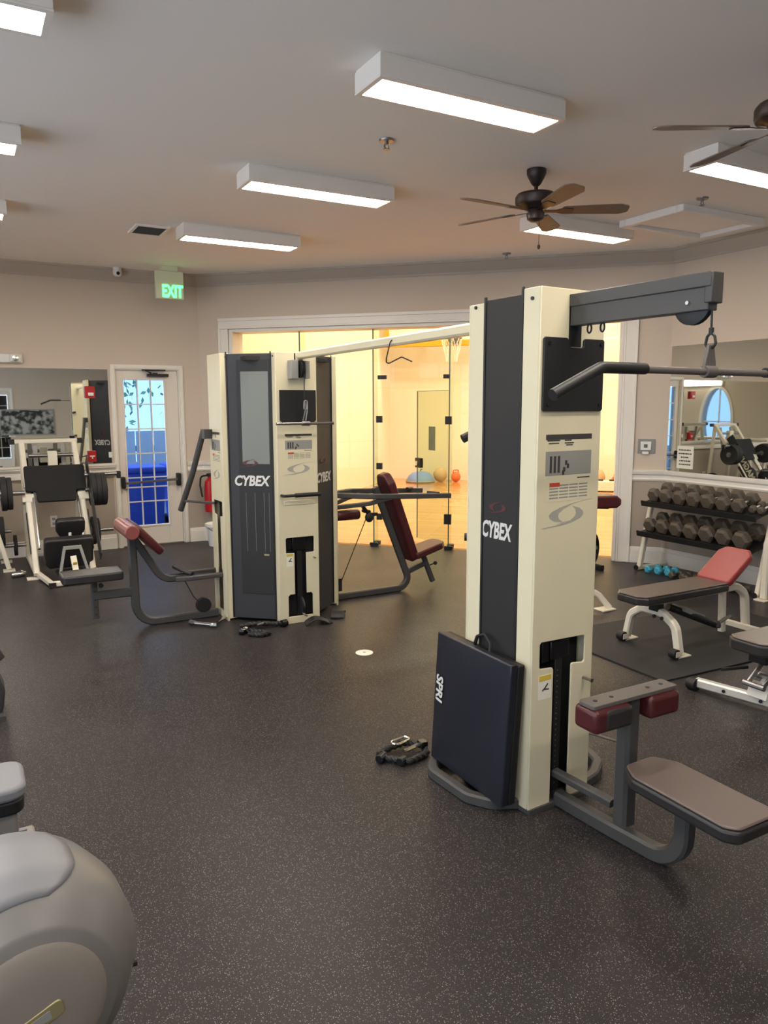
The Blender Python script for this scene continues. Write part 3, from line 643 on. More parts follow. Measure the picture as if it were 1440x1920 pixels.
b = MB(); b.box(0,.38,.46,.47,.02,H1-.03); b.box(0,.01,.365,.46,.02,H1-.03); b.box(.37,.38,.365,.46,.02,H1-.03); b.build('rear_column','enamel',nt_,bevel=.0035)
for x0, x1, e in ((.004,.016,-1),(.364,.376,1)):
    MB().box(x0,x1,.107,.363,.03,H1-.02).build('shroud_panel','shroud',nt_,bevel=.003)
    for y in (.107,.352): MB().box((x0 if e<0 else x1)-.006,(x0 if e<0 else x1)+.006,y,y+.012,.03,H1+(-.005 if y>.2 else .01)).build('shroud_edge','black',nt_,bevel=.003)
MB().box(.03,.35,.07,.44,.03,H1-.05).build('dark_core','black_matte',nt_)  # black core put inside so the slot looks dark
b = MB(); b.box(.168,.212,.025,.06,.06,.70); b.build('selector_rail','black',nt_,bevel=.003)
b = MB()
for i in range(22): b.cyl((.183,.0245,.1+i*.026),(.183,.026,.1+i*.026),.004,8)
tag(b.build('selector_holes','handle_grey',nt_), kind='stuff')
b = MB(); b.box(.09,.135,.03,.07,.69,.80); b.box(.135,.25,.02,.07,.70,.79); b.build('carriage','black_gloss',nt_,bevel=.006)
b = MB(); b.cyl((.324,.0,.59),(.324,-.05,.592),.007,10); b.cyl((.324,-.05,.592),(.324,-.056,.592),.010,10); b.build('accessory_peg','steel',nt_)
plate = [(.022,1.818),(.364,1.818),(.372,1.826),(.372,2.118),(.364,2.126),(.255,2.126),(.247,2.118),(.247,2.095),(.239,2.087),(.168,2.087),(.16,2.095),(.153,2.118),(.145,2.126),(.022,2.126),(.014,2.118),(.014,1.826)]
bp = MB().prism(plate,.001,.012,RX).build('bumper_plate','black',nt_,bevel=.002)
for x, z in ((.04,2.10),(.35,2.105),(.04,1.845),(.35,1.845)): b = MB(); bolt(b,x,-.012,z,(0,-1,0),.008); b.build('bolt','black_gloss',bp)
MB().box(.163,.238,-.0012,.0,2.09,2.306).build('arm_slot','black_matte',nt_)
placard(nt_, FR(-.0), .047,.324,1.43,1.72)
swoosh('emblem','logo_grey',nt_,FR(0) @ T(.186,1.372,0),.303)
sticker(nt_, FR(0), .042,.538,.08,.114)
SL = T(.0035,0,0) @ Matrix(((0,0,-1,0),(-1,0,0,0),(0,1,0,0),(0,0,0,1)))     # outline on the left side: x runs towards -y
text('lettering','CYBEX',.105,'logo_white',nt_, SL @ T(-.262,1.272,0), shear=.18, bold=.0035, sx=.62)
swoosh('side_emblem','logo_red',nt_, SL @ T(-.25,1.385,0), .17)
b = MB(); [bolt(b,0,y,H1-.045,(-1,0,0),.008) for y in (.05,.42)]; b.build('top_bolts','black',nt_)
# pulldown arm
arm = MB().box(.168,.222,-.655,.0,2.176,2.272); arm.box(.160,.230,-.668,.0,2.255,2.307); arm.box(.163,.227,-.672,-.640,2.2,2.307)
am = arm.build('pulldown_arm','frame_grey',nt_,bevel=.004)
MB(T(.195,-.578,2.205,0,90)).lathe([(.001,-.014),(.07,-.014),(.075,-.012),(.07,0),(.075,.012),(.07,.014),(.001,.014)],28).build('pulley','black',am)
b = MB(); bolt(b,.168,-.572,2.208,(-1,0,0),.007); b.build('axle_bolt','chrome',am)
for y in (-.085,-.155): MB(T(.195,y,2.160,0,90)).tube([(.018*math.cos(i*PI/6),.011*math.sin(i*PI/6),0) for i in range(12)],.004,8,closed=True).build('eyelet','black',am)
MB().tube([(.195,-.652,2.21),(.195,-.655,2.09)],.004,8).build('cable','black',am)
b = MB(); b.cyl((.195,-.655,2.09),(.195,-.655,2.115),.009,10); b.tube([(.195,-.655,2.10),(.195,-.640,2.085),(.195,-.635,2.06),(.195,-.645,2.045),(.195,-.665,2.045),(.195,-.675,2.06),(.195,-.670,2.085)],.005,8,.008,True); b.build('cable_clip','black',am)
# stabiliser loops and base
b = MB()
b.bar([(.02,.08,.025),(-.09,.14,.025),(-.15,.24,.025),(-.15,.52,.025),(-.10,.60,.025),(.10,.60,.025)],.055,.05,(0,0,1),.08)
b.build('left_stabiliser','frame_grey',nt_)
b = MB(); b.bar([(.37,.04,.025),(.50,.07,.025),(.61,.14,.025),(.66,.26,.025),(.62,.48,.025),(.36,.56,.025)],.055,.05,(0,0,1),.09); b.build('right_stabiliser','frame_grey',nt_)
b = MB(); b.box(.0,.38,-.008,.47,0,.028); b.build('base_plate','frame_grey',nt_,bevel=.003)
MB().tube([(.40,.10,.28),(.62,-.05,.2)],.007,8).build('loose_rod','chrome',nt_)
MB().tube([(.05,.47,1.70),(.03,.50,1.70),(.0,.51,1.685)],.022,10).build('rear_handle','black',nt_); MB().tube([(.05,.47,1.21),(.01,.50,1.21)],.02,10).build('rear_handle','black',nt_)

# --- pulldown bar hanging from the arm
NM = T(2.118,2.461,0,0,0,3)
p = NM @ Vector((.195,-.655,0))
t = thing('pulldown_bar','black wide pulldown bar hanging from the near tower arm','pulldown bar',(p.x,p.y,0),3)
MB().tube([(-.76,0,1.878),(-.56,0,1.962),(-.30,0,1.962),(.30,0,1.962),(.56,0,1.962),(.76,0,1.878)],.013,12,.06).build('bar','frame_brown',t)
for s in (-1,1): MB().tube([(s*.765,0,1.876),(s*.555,0,1.9645),(s*.345,0,1.9645)],.019,14,.05).build('grip','black',t)
b = MB(); b.prism([(-.035,1.958),(.035,1.958),(.028,2.0),(.014,2.055),(-.014,2.055),(-.028,2.0)],-.006,.006,T(rx=90)); b.lathe([(.001,-.03),(.022,-.03),(.022,.03),(.001,.03)],14,T(0,0,1.962,0,90)); b.build('hanger','frame_brown',t,bevel=.002)

# --- pulldown seat
t = thing('pulldown_bench','low pulldown bench with maroon thigh pads in front of the near tower','bench',(2.345,2.44,0))
b = MB(); b.bar([(-.04,.03,.036),(-.02,-.25,.036),(.02,-.615,.036),(.025,-.615,.34)],.06,.07,(1,0,0),.13); b.build('base_rail','frame_grey',t)
MB().bar([(-.05,.05,.155),(.005,-.26,.135)],.045,.035,(1,0,0)).build('upper_rail','frame_grey',t)
MB().bar([(.02,-.31,.07),(.02,-.31,.65)],.075,.075,(1,0,0)).build('post','frame_grey',t)
MB().prism(rrect(-.24,.245,-.045,.045,.015),.645,.662,T(0,-.325,0)).build('crossbar','frame_brown',t,bevel=.002)
b = MB(); 
for x in (-.19,-.10,.11,.19): b.cyl((x,-.325,.662),(x,-.325,.664),.009,10)
b.build('crossbar_bolts','black',t)
for x0, x1 in ((-.245,-.04),(.065,.245)):
    pd = MB().box(x0,x1,-.39,-.26,.545,.645).build('thigh_pad','vinyl_maroon',t,bevel=.022,seg=4)
    if x0 < 0: MB().box(x0+.05,x1+.004,-.394,-.30,.55,.64).build('black_wrap','vinyl_black',pd,bevel=.018,seg=3)
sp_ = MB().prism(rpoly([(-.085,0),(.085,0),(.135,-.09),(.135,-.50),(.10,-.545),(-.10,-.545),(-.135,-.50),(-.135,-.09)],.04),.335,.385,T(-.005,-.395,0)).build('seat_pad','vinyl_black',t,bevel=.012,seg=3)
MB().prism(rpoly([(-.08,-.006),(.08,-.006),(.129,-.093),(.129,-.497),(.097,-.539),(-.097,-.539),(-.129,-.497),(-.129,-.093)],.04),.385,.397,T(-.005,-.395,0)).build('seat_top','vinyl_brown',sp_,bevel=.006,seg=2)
MB().prism(rrect(-.06,.06,-.62,-.45,.02),.325,.337).build('seat_bracket','frame_grey',t)

# --- folded exercise mat leaning on the near tower
t = thing('folded_mat','navy and black folded exercise mat leaning against the near tower','exercise mat',(2.03,2.50,.052),0)
lean = Matrix(((1,0,.045,0),(0,1,-.02,0),(0,0,1,0),(0,0,0,1)))
def padbox(x0,x1,y0,y1,z0,z1,nx=1,ny=10,nz=12,puff=.012):
    b = MB(lean); vs = []; fs = []
    for side in (0,1):
        for i in range(ny+1):
            for k in range(nz+1):
                u, w = i/ny, k/nz; e = (math.sin(PI*u)*math.sin(PI*w))**.35*puff
                e += .006*math.sin(7*u+5*w+side)*math.sin(PI*u)*math.sin(PI*w)
                x = x0-e if side == 0 else x1+e*.4
                vs.append((x, y0+(y1-y0)*u, z0+(z1-z0)*w))
    n = (ny+1)*(nz+1); ix = lambda s,i,k: s*n+i*(nz+1)+k
    for i in range(ny):
        for k in range(nz):
            fs.append((ix(0,i,k),ix(0,i+1,k),ix(0,i+1,k+1),ix(0,i,k+1))); fs.append((ix(1,i,k),ix(1,i,k+1),ix(1,i+1,k+1),ix(1,i+1,k)))
    for i in range(ny): fs.append((ix(0,i,0),ix(1,i,0),ix(1,i+1,0),ix(0,i+1,0))); fs.append((ix(0,i,nz),ix(0,i+1,nz),ix(1,i+1,nz),ix(1,i,nz)))
    for k in range(nz): fs.append((ix(0,0,k),ix(0,0,k+1),ix(1,0,k+1),ix(1,0,k))); fs.append((ix(0,ny,k),ix(1,ny,k),ix(1,ny,k+1),ix(0,ny,k+1)))
    return b.add(vs, fs)
padbox(-.035,.003,0,.585,0,.665).build('outer_fold','navy_nylon',t,bevel=.006,smooth=60)
padbox(.006,.044,0,.585,0,.655,puff=.004).build('inner_fold','nylon_black',t,bevel=.006,smooth=60)
MB(lean).tube([(-.0,.20,.66),(.01,.21,.70),(.02,.27,.725),(.02,.33,.70),(.02,.345,.655)],.009,6,.02).build('carry_strap','nylon_black',t)
LM = lean @ T(-.055,0,0) @ Matrix(((0,0,-1,0),(-1,0,0,0),(0,1,0,0),(0,0,0,1)))
text('lettering','SPRI',.075,'logo_white',t, LM @ T(-.515,.395,0,0,0,-90), shear=.15, bold=.002, ext=.001)
# --- tricep ropes lying on the floor
def braid(b, pts, r):
    pts = rounded(pts,.03,5); b.tube(pts, r*.8, 10)
    L = 0; out = []
    for k in range(2):
        q = []
        for i in range(len(pts)-1):
            n = max(1,int((pts[i+1]-pts[i]).length/.006))
            for j in range(n):
                p = pts[i].lerp(pts[i+1], j/n); d = (pts[i+1]-pts[i]).normalized(); a = d.cross(Vector((0,0,1))).normalized(); c = d.cross(a)
                ph = (len(q))*.55+k*PI; q.append(p+a*math.cos(ph)*r*.55+c*math.sin(ph)*r*.55)
        b.tube(q, r*.55, 6)
    return b
t = thing('tricep_rope','black braided tricep rope with chrome clip on the floor by the folded mat','rope',(1.92,3.23,0))
b = MB(); braid(b,[(-.12,.02,.02),(-.02,-.09,.02),(.12,-.05,.02),(.13,.03,.03),(.06,.10,.028),(-.05,.09,.022),(-.13,.04,.03)],.018); b.build('rope','black',t)
MB().cyl((-.15,.0,.024),(-.10,.03,.024),.024,12).build('rubber_stop','black_gloss',t,bevel=.004); MB().cyl((-.07,-.08,.024),(-.03,-.06,.024),.024,12).build('rubber_stop','black_gloss',t,bevel=.004); MB().box(.10,.14,-.02,.03,.03,.065).build('strap_tab','black_gloss',t,bevel=.004)
MB().tube([(-.03,.10,.052),(.07,.115,.055),(.09,.075,.055),(-.02,.05,.052)],.006,8,.02,True).build('carabiner','chrome',t)
MB().tube([(.0,-.0,.035),(.11,.02,.04)],.012,8).build('swivel','chrome',t)
t = thing('tricep_rope','pair of black braided ropes on the floor at the foot of the far tower','rope',(2.06,5.70,0))
b = MB(); braid(b,[(-.18,.08,.02),(-.05,-.03,.02),(.03,-.10,.02),(-.08,-.12,.02),(-.15,-.04,.02)],.022); braid(b,[(-.16,.16,.03),(.0,.13,.04),(.14,.08,.03),(.20,.07,.028)],.022); b.build('rope','black',t)
MB().cyl((.17,.06,.03),(.22,.075,.03),.03,12).build('rubber_stop','black_gloss',t); MB().cyl((-.17,.0,.03),(-.2,.03,.03),.028,12).build('rubber_stop','black_gloss',t)
MB().tube([(-.20,.02,.05),(-.15,.05,.05),(-.13,.02,.05),(-.18,-.01,.05)],.006,8,.01,True).build('carabiner','chrome',t); MB().cyl((-.04,.08,.045),(.02,.09,.05),.012,10).build('swivel','chrome',t)
t = thing('stirrup_handle','chrome bent bar handle lying on the floor by the preacher rail','handle',(1.74,6.10,0))
MB().tube([(-.15,.11,.03),(-.13,.06,.025),(-.02,-.06,.025),(.0,-.07,.025),(.15,.11,.03)],.014,10,.02).build('bar','chrome',t)
b = MB(); b.cyl((-.155,.12,.022),(-.13,.07,.022),.022,10); b.cyl((-.03,-.05,.02),(.015,-.075,.02),.02,10); b.build('collars','steel',t)
def footpad(lb, x, y, rz):
    t = thing('ankle_cuff', lb, 'cuff', (x,y,0), rz, 'black cuffs by the far tower')
    b = MB(); n = 10
    prof = [(-.10+.02*i, .005+.05*math.sin(PI*i/n)*(1-.4*i/n)) for i in range(n+1)]
    b.prism(prof+[(x_,z_+.012) for x_, z_ in prof[::-1]],-.06,.06,T(rx=90)); b.build('strap_pad','black',t,bevel=.004)
    MB().box(.05,.13,-.03,.03,.004,.012).build('strap_end','rubber',t,bevel=.002)
footpad('arched black ankle cuff on the floor in front of the far tower',2.53,5.70,-15); footpad('flat black ankle cuff on the floor right of the far tower',2.79,5.83,60)

# --- far tower, four stations
W2, H2 = .36, 2.27
ft = thing('cable_tower','cream and charcoal four-sided cable tower standing in the middle of the gym','cable tower',(2.243,5.805,0),0,'cable towers')
def column(M, kind):
    if kind == 's': out = [(0,.02),(.02,.02),(.075,.06),(.075,.24),(.09,.255),(.135,.255),(.135,.61),(.06,.615),(.06,.735),(.068,.743),(.308,.743),(.315,.735),(.315,.615),(.307,.607),(.242,.607),(.242,.255),(.285,.255),(.297,.24),(.297,.06),(.34,.02),(W2,.02),(W2,H2),(0,H2)]
    else: out = [(0,.02),(.12,.02),(.12,.43),(.135,.44),(.135,.9),(.06,.91),(.06,1.03),(.30,1.03),(.30,.91),(.235,.9),(.235,.44),(.25,.43),(.25,.02),(W2,.02),(W2,H2),(0,H2)]
    b = MB(M); b.prism(out,-.010,0,RX); b.box(0,.01,.01,.09,.02,H2); b.box(W2-.01,W2,.01,.09,.02,H2); b.box(.01,W2-.01,.01,.09,H2-.01,H2); b.box(.0,W2,.002,.02,.0,.06)
    c = b.build('column','enamel',ft,bevel=.003)
    MB(M).box(.03,W2-.03,.06,.09,.06,H2-.03).build('dark_backing','black_matte',c)  # black box behind the face, darkens the column slots
    b = MB(M); [bolt(b,x,.05,H2-.03,(s,0,0),.007) for x, s in ((0,-1),(W2,1))]; b.build('bolts','black',c)
    return c
cen = Vector((.18,.53,0))
MS = T(); MWc = T(-.35,.71,0,0,0,-90); MEc = T(.71,.35,0,0,0,90); MNc = T(.36,1.06,0,0,0,180)
cs = column(MS,'s'); cw = column(MWc,'w'); ce = column(MEc,'w'); cn = column(MNc,'w')
# the south face
b = MB(); b.box(.13,.25,.03,.07,.62,.74); b.box(.08,.13,.04,.08,.63,.73); b.build('carriage','black_gloss',cs,bevel=.006); MB().box(.165,.21,.02,.05,.07,.62).build('selector_rail','black',cs)
b = MB(T(.19,.02,.15,0,90)); b.lathe([(.001,-.012),(.075,-.012),(.08,-.01),(.072,0),(.08,.01),(.075,.012),(.001,.012)],24); b.build('low_pulley','black',cs)
MB().tube([(.19,-.01,.10),(.21,-.03,.07),(.23,-.03,.06)],.008,8).build('clip','chrome',cs)
bp = MB().prism([(.028,1.72),(.05,1.705),(.33,1.705),(.349,1.72),(.349,1.968),(.028,1.968)],.001,.012,RX).build('bumper_plate','black',ft,bevel=.002)
pb = MB(); pb.box(.105,.165,-.09,-.0,2.055,2.205); pb.box(.225,.265,-.09,.0,2.06,2.20); pu = pb.build('pulley_bracket','plastic_grey',ft,bevel=.003)
MB(T(.195,-.06,2.135,0,90)).lathe([(.001,-.014),(.07,-.014),(.072,0),(.07,.014),(.001,.014)],24).build('pulley','black',pu); MB().tube([(.195,-.13,2.10),(.195,-.13,1.87)],.004,8).build('cable','black',pu)
MB().cyl((.15,-.05,2.2),(.15,-.05,2.26),.006,8).build('stud','black',pu)
placard(ft, FR(0), .07,.311,1.40,1.61)
swoosh('emblem','logo_grey',ft,FR(0) @ T(.19,1.325,0),.29)
sticker(ft, FR(0), .062,.50,.06,.112)
h = MB().tube([(.03,0,1.105),(.03,-.055,1.105),(.37,-.055,1.105),(.37,0,1.105)],.012,10,.03).build('grab_handle','black',ft); MB().tube([(.13,-.055,1.105),(.355,-.055,1.105)],.018,12).build('grip','black',h)
MB().box(.05,.33,-.008,0,1.02,1.06).build('pocket_lip','enamel',ft,bevel=.004)
MB().cyl((.31,0,.56),(.31,-.04,.56),.006,8).build('accessory_peg','steel',ft)
# side face placards
placard(ft, MWc @ FR(0), .06,.30,1.36,1.62); swoosh('side_emblem','logo_grey',ft,MWc @ FR(0) @ T(.18,1.26,0),.26)
# diagonal shrouds
ang = math.degrees(math.atan2(.265,.30)); LD = math.hypot(.30,.265)
def shroud(M, win, lettering):
    s = MB(M).box(0,LD,0,.012,.03,H2-.005).build('shroud_panel','shroud_blue',ft,bevel=.004)
    for a, c in ((0,.012),(LD-.012,LD)): MB(M).box(a,c,-.008,.0,.03,H2+.01).build('shroud_edge','black',s,bevel=.003)
    if win:
        MB(M).box(.095,LD-.012,-.006,0,.25,H2-.05).build('smoked_cover','shroud',s,bevel=.004)
        MB(M).box(.13,.37,-.0075,-.006,1.36,2.12).build('smoked_window','smoke',s,bevel=.003)
        b = MB(M)
        for x in (.15,.23,.31,.355): b.box(x,x+.003,-.0075,-.006,.62,1.12)
        b.build('guide_lines','smoke',s,smooth=0); MB(M).box(.30,.345,-.0075,-.006,.585,.60).build('gold_tab','badge_gold',s,smooth=0)
    if lettering: text('lettering','CYBEX',.115,'logo_white',s, M @ FR(-.008) @ T(LD/2+(0 if win else -.01),1.215,0), shear=.2, bold=.004, sx=.86 if win else .8)
    swoosh('red_emblem','logo_red',s, M @ FR(-.008) @ T(LD/2,1.37,0), .2)
MSW = T(-.30,.35,0,0,0,-ang); MSE = T(.36,.085,0,0,0,ang); FL = Matrix.Translation(cen) @ Matrix.Rotation(PI,4,'Z') @ Matrix.Translation(-cen)
shroud(MSW,True,True); shroud(MSE,False,True); shroud(FL @ MSW,False,True); shroud(FL @ MSE,False,True)
MB().box(-.2,.56,.15,.91,H2-.06,H2-.03).build('top_cover','shroud',ft)
b = MB(); b.tube([(-.40,.72,1.62),(-.47,.86,1.25),(-.55,1.02,.90)],.026,12); b.box(-.42,-.35,.62,.74,1.56,1.64); b.bar([(-.35,.60,1.0),(-.53,.98,.99)],.02,.03,(0,0,1)); b.build('swing_arm','frame_grey',ft)
# straight bar hanging at the south face
t = thing('straight_bar_handle','short chrome straight bar hanging from the far tower cable','bar handle',(2.243+.205,5.805-.13,0))
MB().tube([(-.255,0,1.697),(.245,0,1.697)],.013,12).build('bar','chrome',t); MB().cyl((-.035,0,1.697),(.03,0,1.697),.019,14).build('sleeve','steel',t)
b = MB(); b.tube([(-.01,0,1.87),(.01,.0,1.80),(-.005,0,1.72)],.007,8); b.tube([(-.012,0,1.88),(.012,0,1.88),(.014,0,1.81),(-.014,0,1.81)],.006,8,.01,True); b.tube([(0,0,1.82),(-.025,0,1.72),(0,0,1.70)],.006,6); b.build('carabiner_chain','steel',t)
# crossover beam
t = thing('crossover_beam','cream crossover beam joining the tops of the two cable towers','beam',(2.2,2.93,0))
MB().bar([(.02,0.0,2.214),(.27,2.92,2.248)],.06,.056,(1,0,0)).build('beam','enamel',t)
b = MB(); b.tube([(.11,1.03,2.255),(.07,1.05,2.22),(.07,1.1,2.12),(.10,1.15,2.09),(.13,1.02,2.13),(.16,.95,2.10)],.004,6,.02); b.build('wire_loop','black',t)

# ------------------------------------------------------------------ preacher curl bench at the far tower (drawn in its x-z plane)
t = thing('preacher_bench','charcoal preacher curl bench with maroon arm pad and roll painted as lit left of the far tower','bench',(1.2,6.37,0)); M = T(-1.2,0,0)
MB(M).bar([(1.87,0,.034),(1.175,0,.034),(1.165,0,.76)],.055,.066,(0,1,0),.16).build('main_frame','frame_grey',t)
MB(M).bar([(1.17,0,.78),(1.40,0,.385),(1.58,0,.385)],.05,.06,(0,1,0),.14).build('upper_arm','frame_grey',t)
for y in (-.11,.11): MB(M).bar([(1.50,y*.6,.385),(1.60,y,.392),(1.89,y,.392)],.04,.045,(0,0,1),.05).build('tray_rail','frame_grey',t)
MB(M).box(1.56,1.87,-.09,.09,.37,.385).build('tray','black_matte',t)
MB(M).bar([(1.16,0,.31),(.84,0,.315)],.05,.075,(0,1,0)).build('brace','frame_grey',t)
MB(M).bar([(.855,0,.12),(.85,0,.45)],.045,.05,(0,1,0)).build('seat_post','frame_grey',t)
b = MB(M)
for z in (.16,.22,.28,.35): b.cyl((.855,-.0235,z),(.855,-.026,z),.007,8)
tag(b.build('seat_post_holes','black',t), kind='stuff')
MB(M).cyl((.90,-.03,.40),(.90,-.06,.40),.018,12).build('adjusting_knob','black',t)
MB(M).prism(rrect(.605,1.07,-.14,.14,.03),.448,.515).build('seat_pad','vinyl_black',t,bevel=.012,seg=3)
pm = M @ T(1.245,0,.745,0,48)
ap = MB(pm).prism(rrect(-.17,.15,-.25,.25,.05),-.005,.06).build('arm_pad','vinyl_maroon',t,bevel=.022,seg=4)
MB(M @ T(1.125,0,.845)).prism([(.06*math.cos(a),.06*math.sin(a)) for a in [i*PI/8 for i in range(16)]],-.27,.27,T(rx=90)).build('arm_roll','vinyl_maroon_lit',ap,bevel=.01)
b = MB(M); b.tube([(1.52,.08,.47),(1.59,-.03,.43),(1.63,-.10,.42)],.02,10); b.tube([(1.59,-.03,.43),(1.46,0,.41)],.009,8); b.build('curl_handle','black',t)
MB(M).tube([(1.585,0,.36),(1.66,0,.2),(1.745,0,.10)],.004,6,.1).build('cable','black',t)
MB(M @ T(1.745,0,.115,90)).lathe([(.001,-.03),(.06,-.03),(.066,-.02),(.06,0),(.066,.02),(.06,.03),(.001,.03)],20).build('pulley','black',t)

# ------------------------------------------------------------------ incline press seat right of the far tower
t = thing('incline_press','charcoal incline press station with maroon back and seat pads right of the far tower','press station',(3.3,6.33,0)); M = T(-3.3,0,0)
MB(M).bar([(2.97,0,.032),(3.74,0,.032),(3.815,0,.12),(3.44,0,1.06)],.055,.062,(0,1,0),.12).build('main_frame','frame_grey',t)
dx, dz = .315, -.87; ang2 = math.degrees(math.atan2(-dz, dx))
MB(M @ T(3.515,0,1.185,0,ang2)).prism(rpoly([(0,-.07),(.10,-.12),(.93,-.12),(.93,.12),(.10,.12),(0,.07)],.05),-.03,.055).build('back_pad','vinyl_maroon',t,bevel=.016,seg=3)
MB(M @ T(3.83,0,.335,0,-14)).prism(rpoly([(0,-.15),(.32,-.13),(.38,-.08),(.38,.08),(.32,.13),(0,.15)],.04),-.005,.06).build('seat_pad','vinyl_maroon',t,bevel=.015,seg=3)
MB(M).bar([(3.79,0,.185),(4.03,0,.265)],.05,.05,(0,1,0)).build('seat_brace','frame_grey',t)
MB(M).bar([(3.985,0,.345),(4.105,0,.06)],.045,.05,(0,1,0)).build('seat_post','frame_grey',t)
b = MB(M); b.cyl((4.06,0,.225),(4.12,0,.24),.007,8); b.sphere((4.135,0,.243),.022,10); b.build('adjusting_knob','black',t)
for y, x1 in ((-.26,4.13),(.26,4.13)):
    a = MB(M).bar([(2.98,y*.25,1.015),(3.30,y,1.005),(x1-.0,y,.965)],.045,.05,(0,1,0),.08).build('press_arm','frame_grey',t); MB(M).tube([(x1-.12,y,.99),(x1-.22,y*.72,1.0)],.017,10).build('grip','black',a)
    MB(M).bar([(2.98,y*.25,.90),(3.25,y*.9,.94),(3.47,y,.985)],.035,.04,(0,1,0)).build('link_arm','frame_grey',t)
b = MB(M); b.cyl((3.32,-.10,.84),(3.32,.02,.84),.02,10); b.sphere((3.32,-.10,.79),.045,12,(1,.7,1.1)); b.bar([(3.25,-.1,.9),(3.33,-.1,.8)],.03,.03,(0,1,0)); b.box(3.35,3.40,-.12,-.08,.80,.83); b.build('cam_pulley','black',t)
MB(M).tube([(3.06,0,.16),(3.315,-.06,.79)],.0045,6).build('cable','black',t); MB(M).box(3.03,3.06,-.03,.03,.09,.21).build('cable_shield','black',t)
MB(M @ T(3.10,-.05,.82,0,90)).lathe([(.001,-.10),(.045,-.10),(.05,-.09),(.05,.12),(.045,.13),(.001,.13)],16).build('roll_pad','vinyl_maroon',t)

# ------------------------------------------------------------------ leg press and its plates
t = thing('leg_press','white framed plate-loaded leg press with a large black foot plate against the left wall','leg press',(.88,8.9,0)); M = T(-.88,-8.9,0)
for x in (.60,1.17):
    r = MB(M).bar([(x,8.72,.05),(x,9.72,1.40)],.06,.07,(1,0,0)).build('side_rail','enamel_white',t); MB(M).tube([(x+(.05 if x<.9 else -.05),8.86,.30),(x+(.05 if x<.9 else -.05),9.45,1.08)],.018,10).build('guide_rod','chrome',r)
    MB(M).bar([(x+(-.035 if x<.9 else .035),8.86,.26),(x+(-.035 if x<.9 else .035),9.15,.66)],.01,.045,(1,0,0)).build('black_strip','black',r)
    MB(M).bar([(x,9.74,1.42),(x,9.86,.03)],.055,.055,(1,0,0)).build('rear_leg','enamel_white',t); MB(M).box(x-.10,x+.05 if x<.9 else x+.10,8.68,8.78,0,.02).build('foot','enamel_white',t,bevel=.003)
    MB(M).bar([(x,8.75,.06),(x,9.88,.06)],.055,.055,(1,0,0)).build('base_rail','enamel_white',t)
MB(M).bar([(.50,9.76,1.43),(1.24,9.76,1.43)],.05,.05,(0,0,1)).build('top_crossbar','enamel_white',t)
for x in (.50,1.24): MB(M).box(x-.03,x+.03,9.73,9.79,1.40,1.46).build('end_cap','black',t)
MB(M).bar([(.60,9.88,.06),(1.17,9.88,.06)],.055,.055,(0,0,1)).build('rear_crossbar','enamel_white',t)
b = MB(M); b.tube([(.66,9.60,1.27),(1.14,9.60,1.27)],.022,12); b.build('handle_bar','steel',t); MB(M).box(.86,.96,9.55,9.64,1.12,1.32).build('handle_mount','enamel_white',t,bevel=.004)
for x in (.74,1.04): MB(M).bar([(x,9.72,1.38),(x,9.60,.75)],.05,.03,(1,0,0)).build('upright','plastic_grey',t)
fp = M @ T(.90,9.28,.95,62)
MB(fp).prism(rpoly([(-.32,.24),(-.32,-.07),(-.21,-.07),(-.21,-.20),(.20,-.20),(.20,-.07),(.32,-.07),(.32,.24)],.025),-.02,.02).build('foot_plate','black_matte',t,bevel=.004)
b = MB(fp); b.box(-.33,.33,.0,.08,-.10,-.03); b.box(-.36,-.24,-.18,-.08,-.10,-.02); b.box(.22,.34,-.18,-.08,-.10,-.02); b.build('carriage','enamel_white',t,bevel=.004)
pegl = MB(M).cyl((.30,9.22,.885),(.57,9.22,.885),.025,14).build('plate_peg','steel',t); MB(M).cyl((1.2,9.22,1.055),(1.58,9.22,1.055),.025,14).build('plate_peg','steel',t)
MB(M).cyl((1.2,9.22,.885),(1.45,9.22,.885),.025,14).build('plate_peg','steel',t); MB(M).box(1.555,1.60,9.19,9.25,1.0,1.085).build('peg_stop','black',t,bevel=.008)
MB(M).cyl((1.20,9.62,.34),(1.55,9.62,.34),.022,12).build('storage_peg','steel',t); MB(M).cyl((.30,9.60,.24),(.57,9.60,.24),.022,12).build('storage_peg','steel',t)
# seat facing the wall: back rest, head rest, adjusting frame
bm_ = M @ T(.93,8.72,.27,-66)
MB(bm_).prism(rpoly([(-.25,-.18),(.25,-.18),(.25,.12),(.20,.19),(-.20,.19),(-.25,.12)],.04),-.04,.05).build('back_pad','vinyl_black',t,bevel=.02,seg=3)
MB(M @ T(.965,8.76,.52,-62)).prism(rpoly([(-.15,-.12),(.15,-.12),(.15,.02),(.08,.15),(-.08,.15),(-.15,.02)],.04),-.03,.05).build('head_pad','vinyl_black',t,bevel=.02,seg=3)
MB(M).bar([(.95,8.72,.33),(.96,8.78,.52)],.035,.03,(1,0,0)).build('head_post','steel',t)
b = MB(M); b.bar([(.86,8.55,.34),(1.04,8.55,.34)],.03,.04,(0,1,0)); b.bar([(.87,8.55,.34),(.80,8.48,.03)],.03,.03,(0,1,0)); b.bar([(1.03,8.55,.34),(1.10,8.48,.03)],.03,.03,(0,1,0)); b.build('back_frame','plastic_grey',t)
st = MB(M).bar([(.95,8.52,.25),(.96,8.38,.05)],.06,.03,(1,0,0)).build('adjusting_arm','enamel_white',t); MB(M @ T(.955,8.435,.16,-55)).box(-.02,.02,-.04,.04,.014,.02).build('warning_sticker','print_yellow',st)
b = MB(M); b.bar([(.62,8.72,.05),(.70,8.22,.035),(1.10,8.24,.035),(1.16,8.72,.05)],.055,.05,(0,0,1)); b.build('front_base','enamel_white',t)
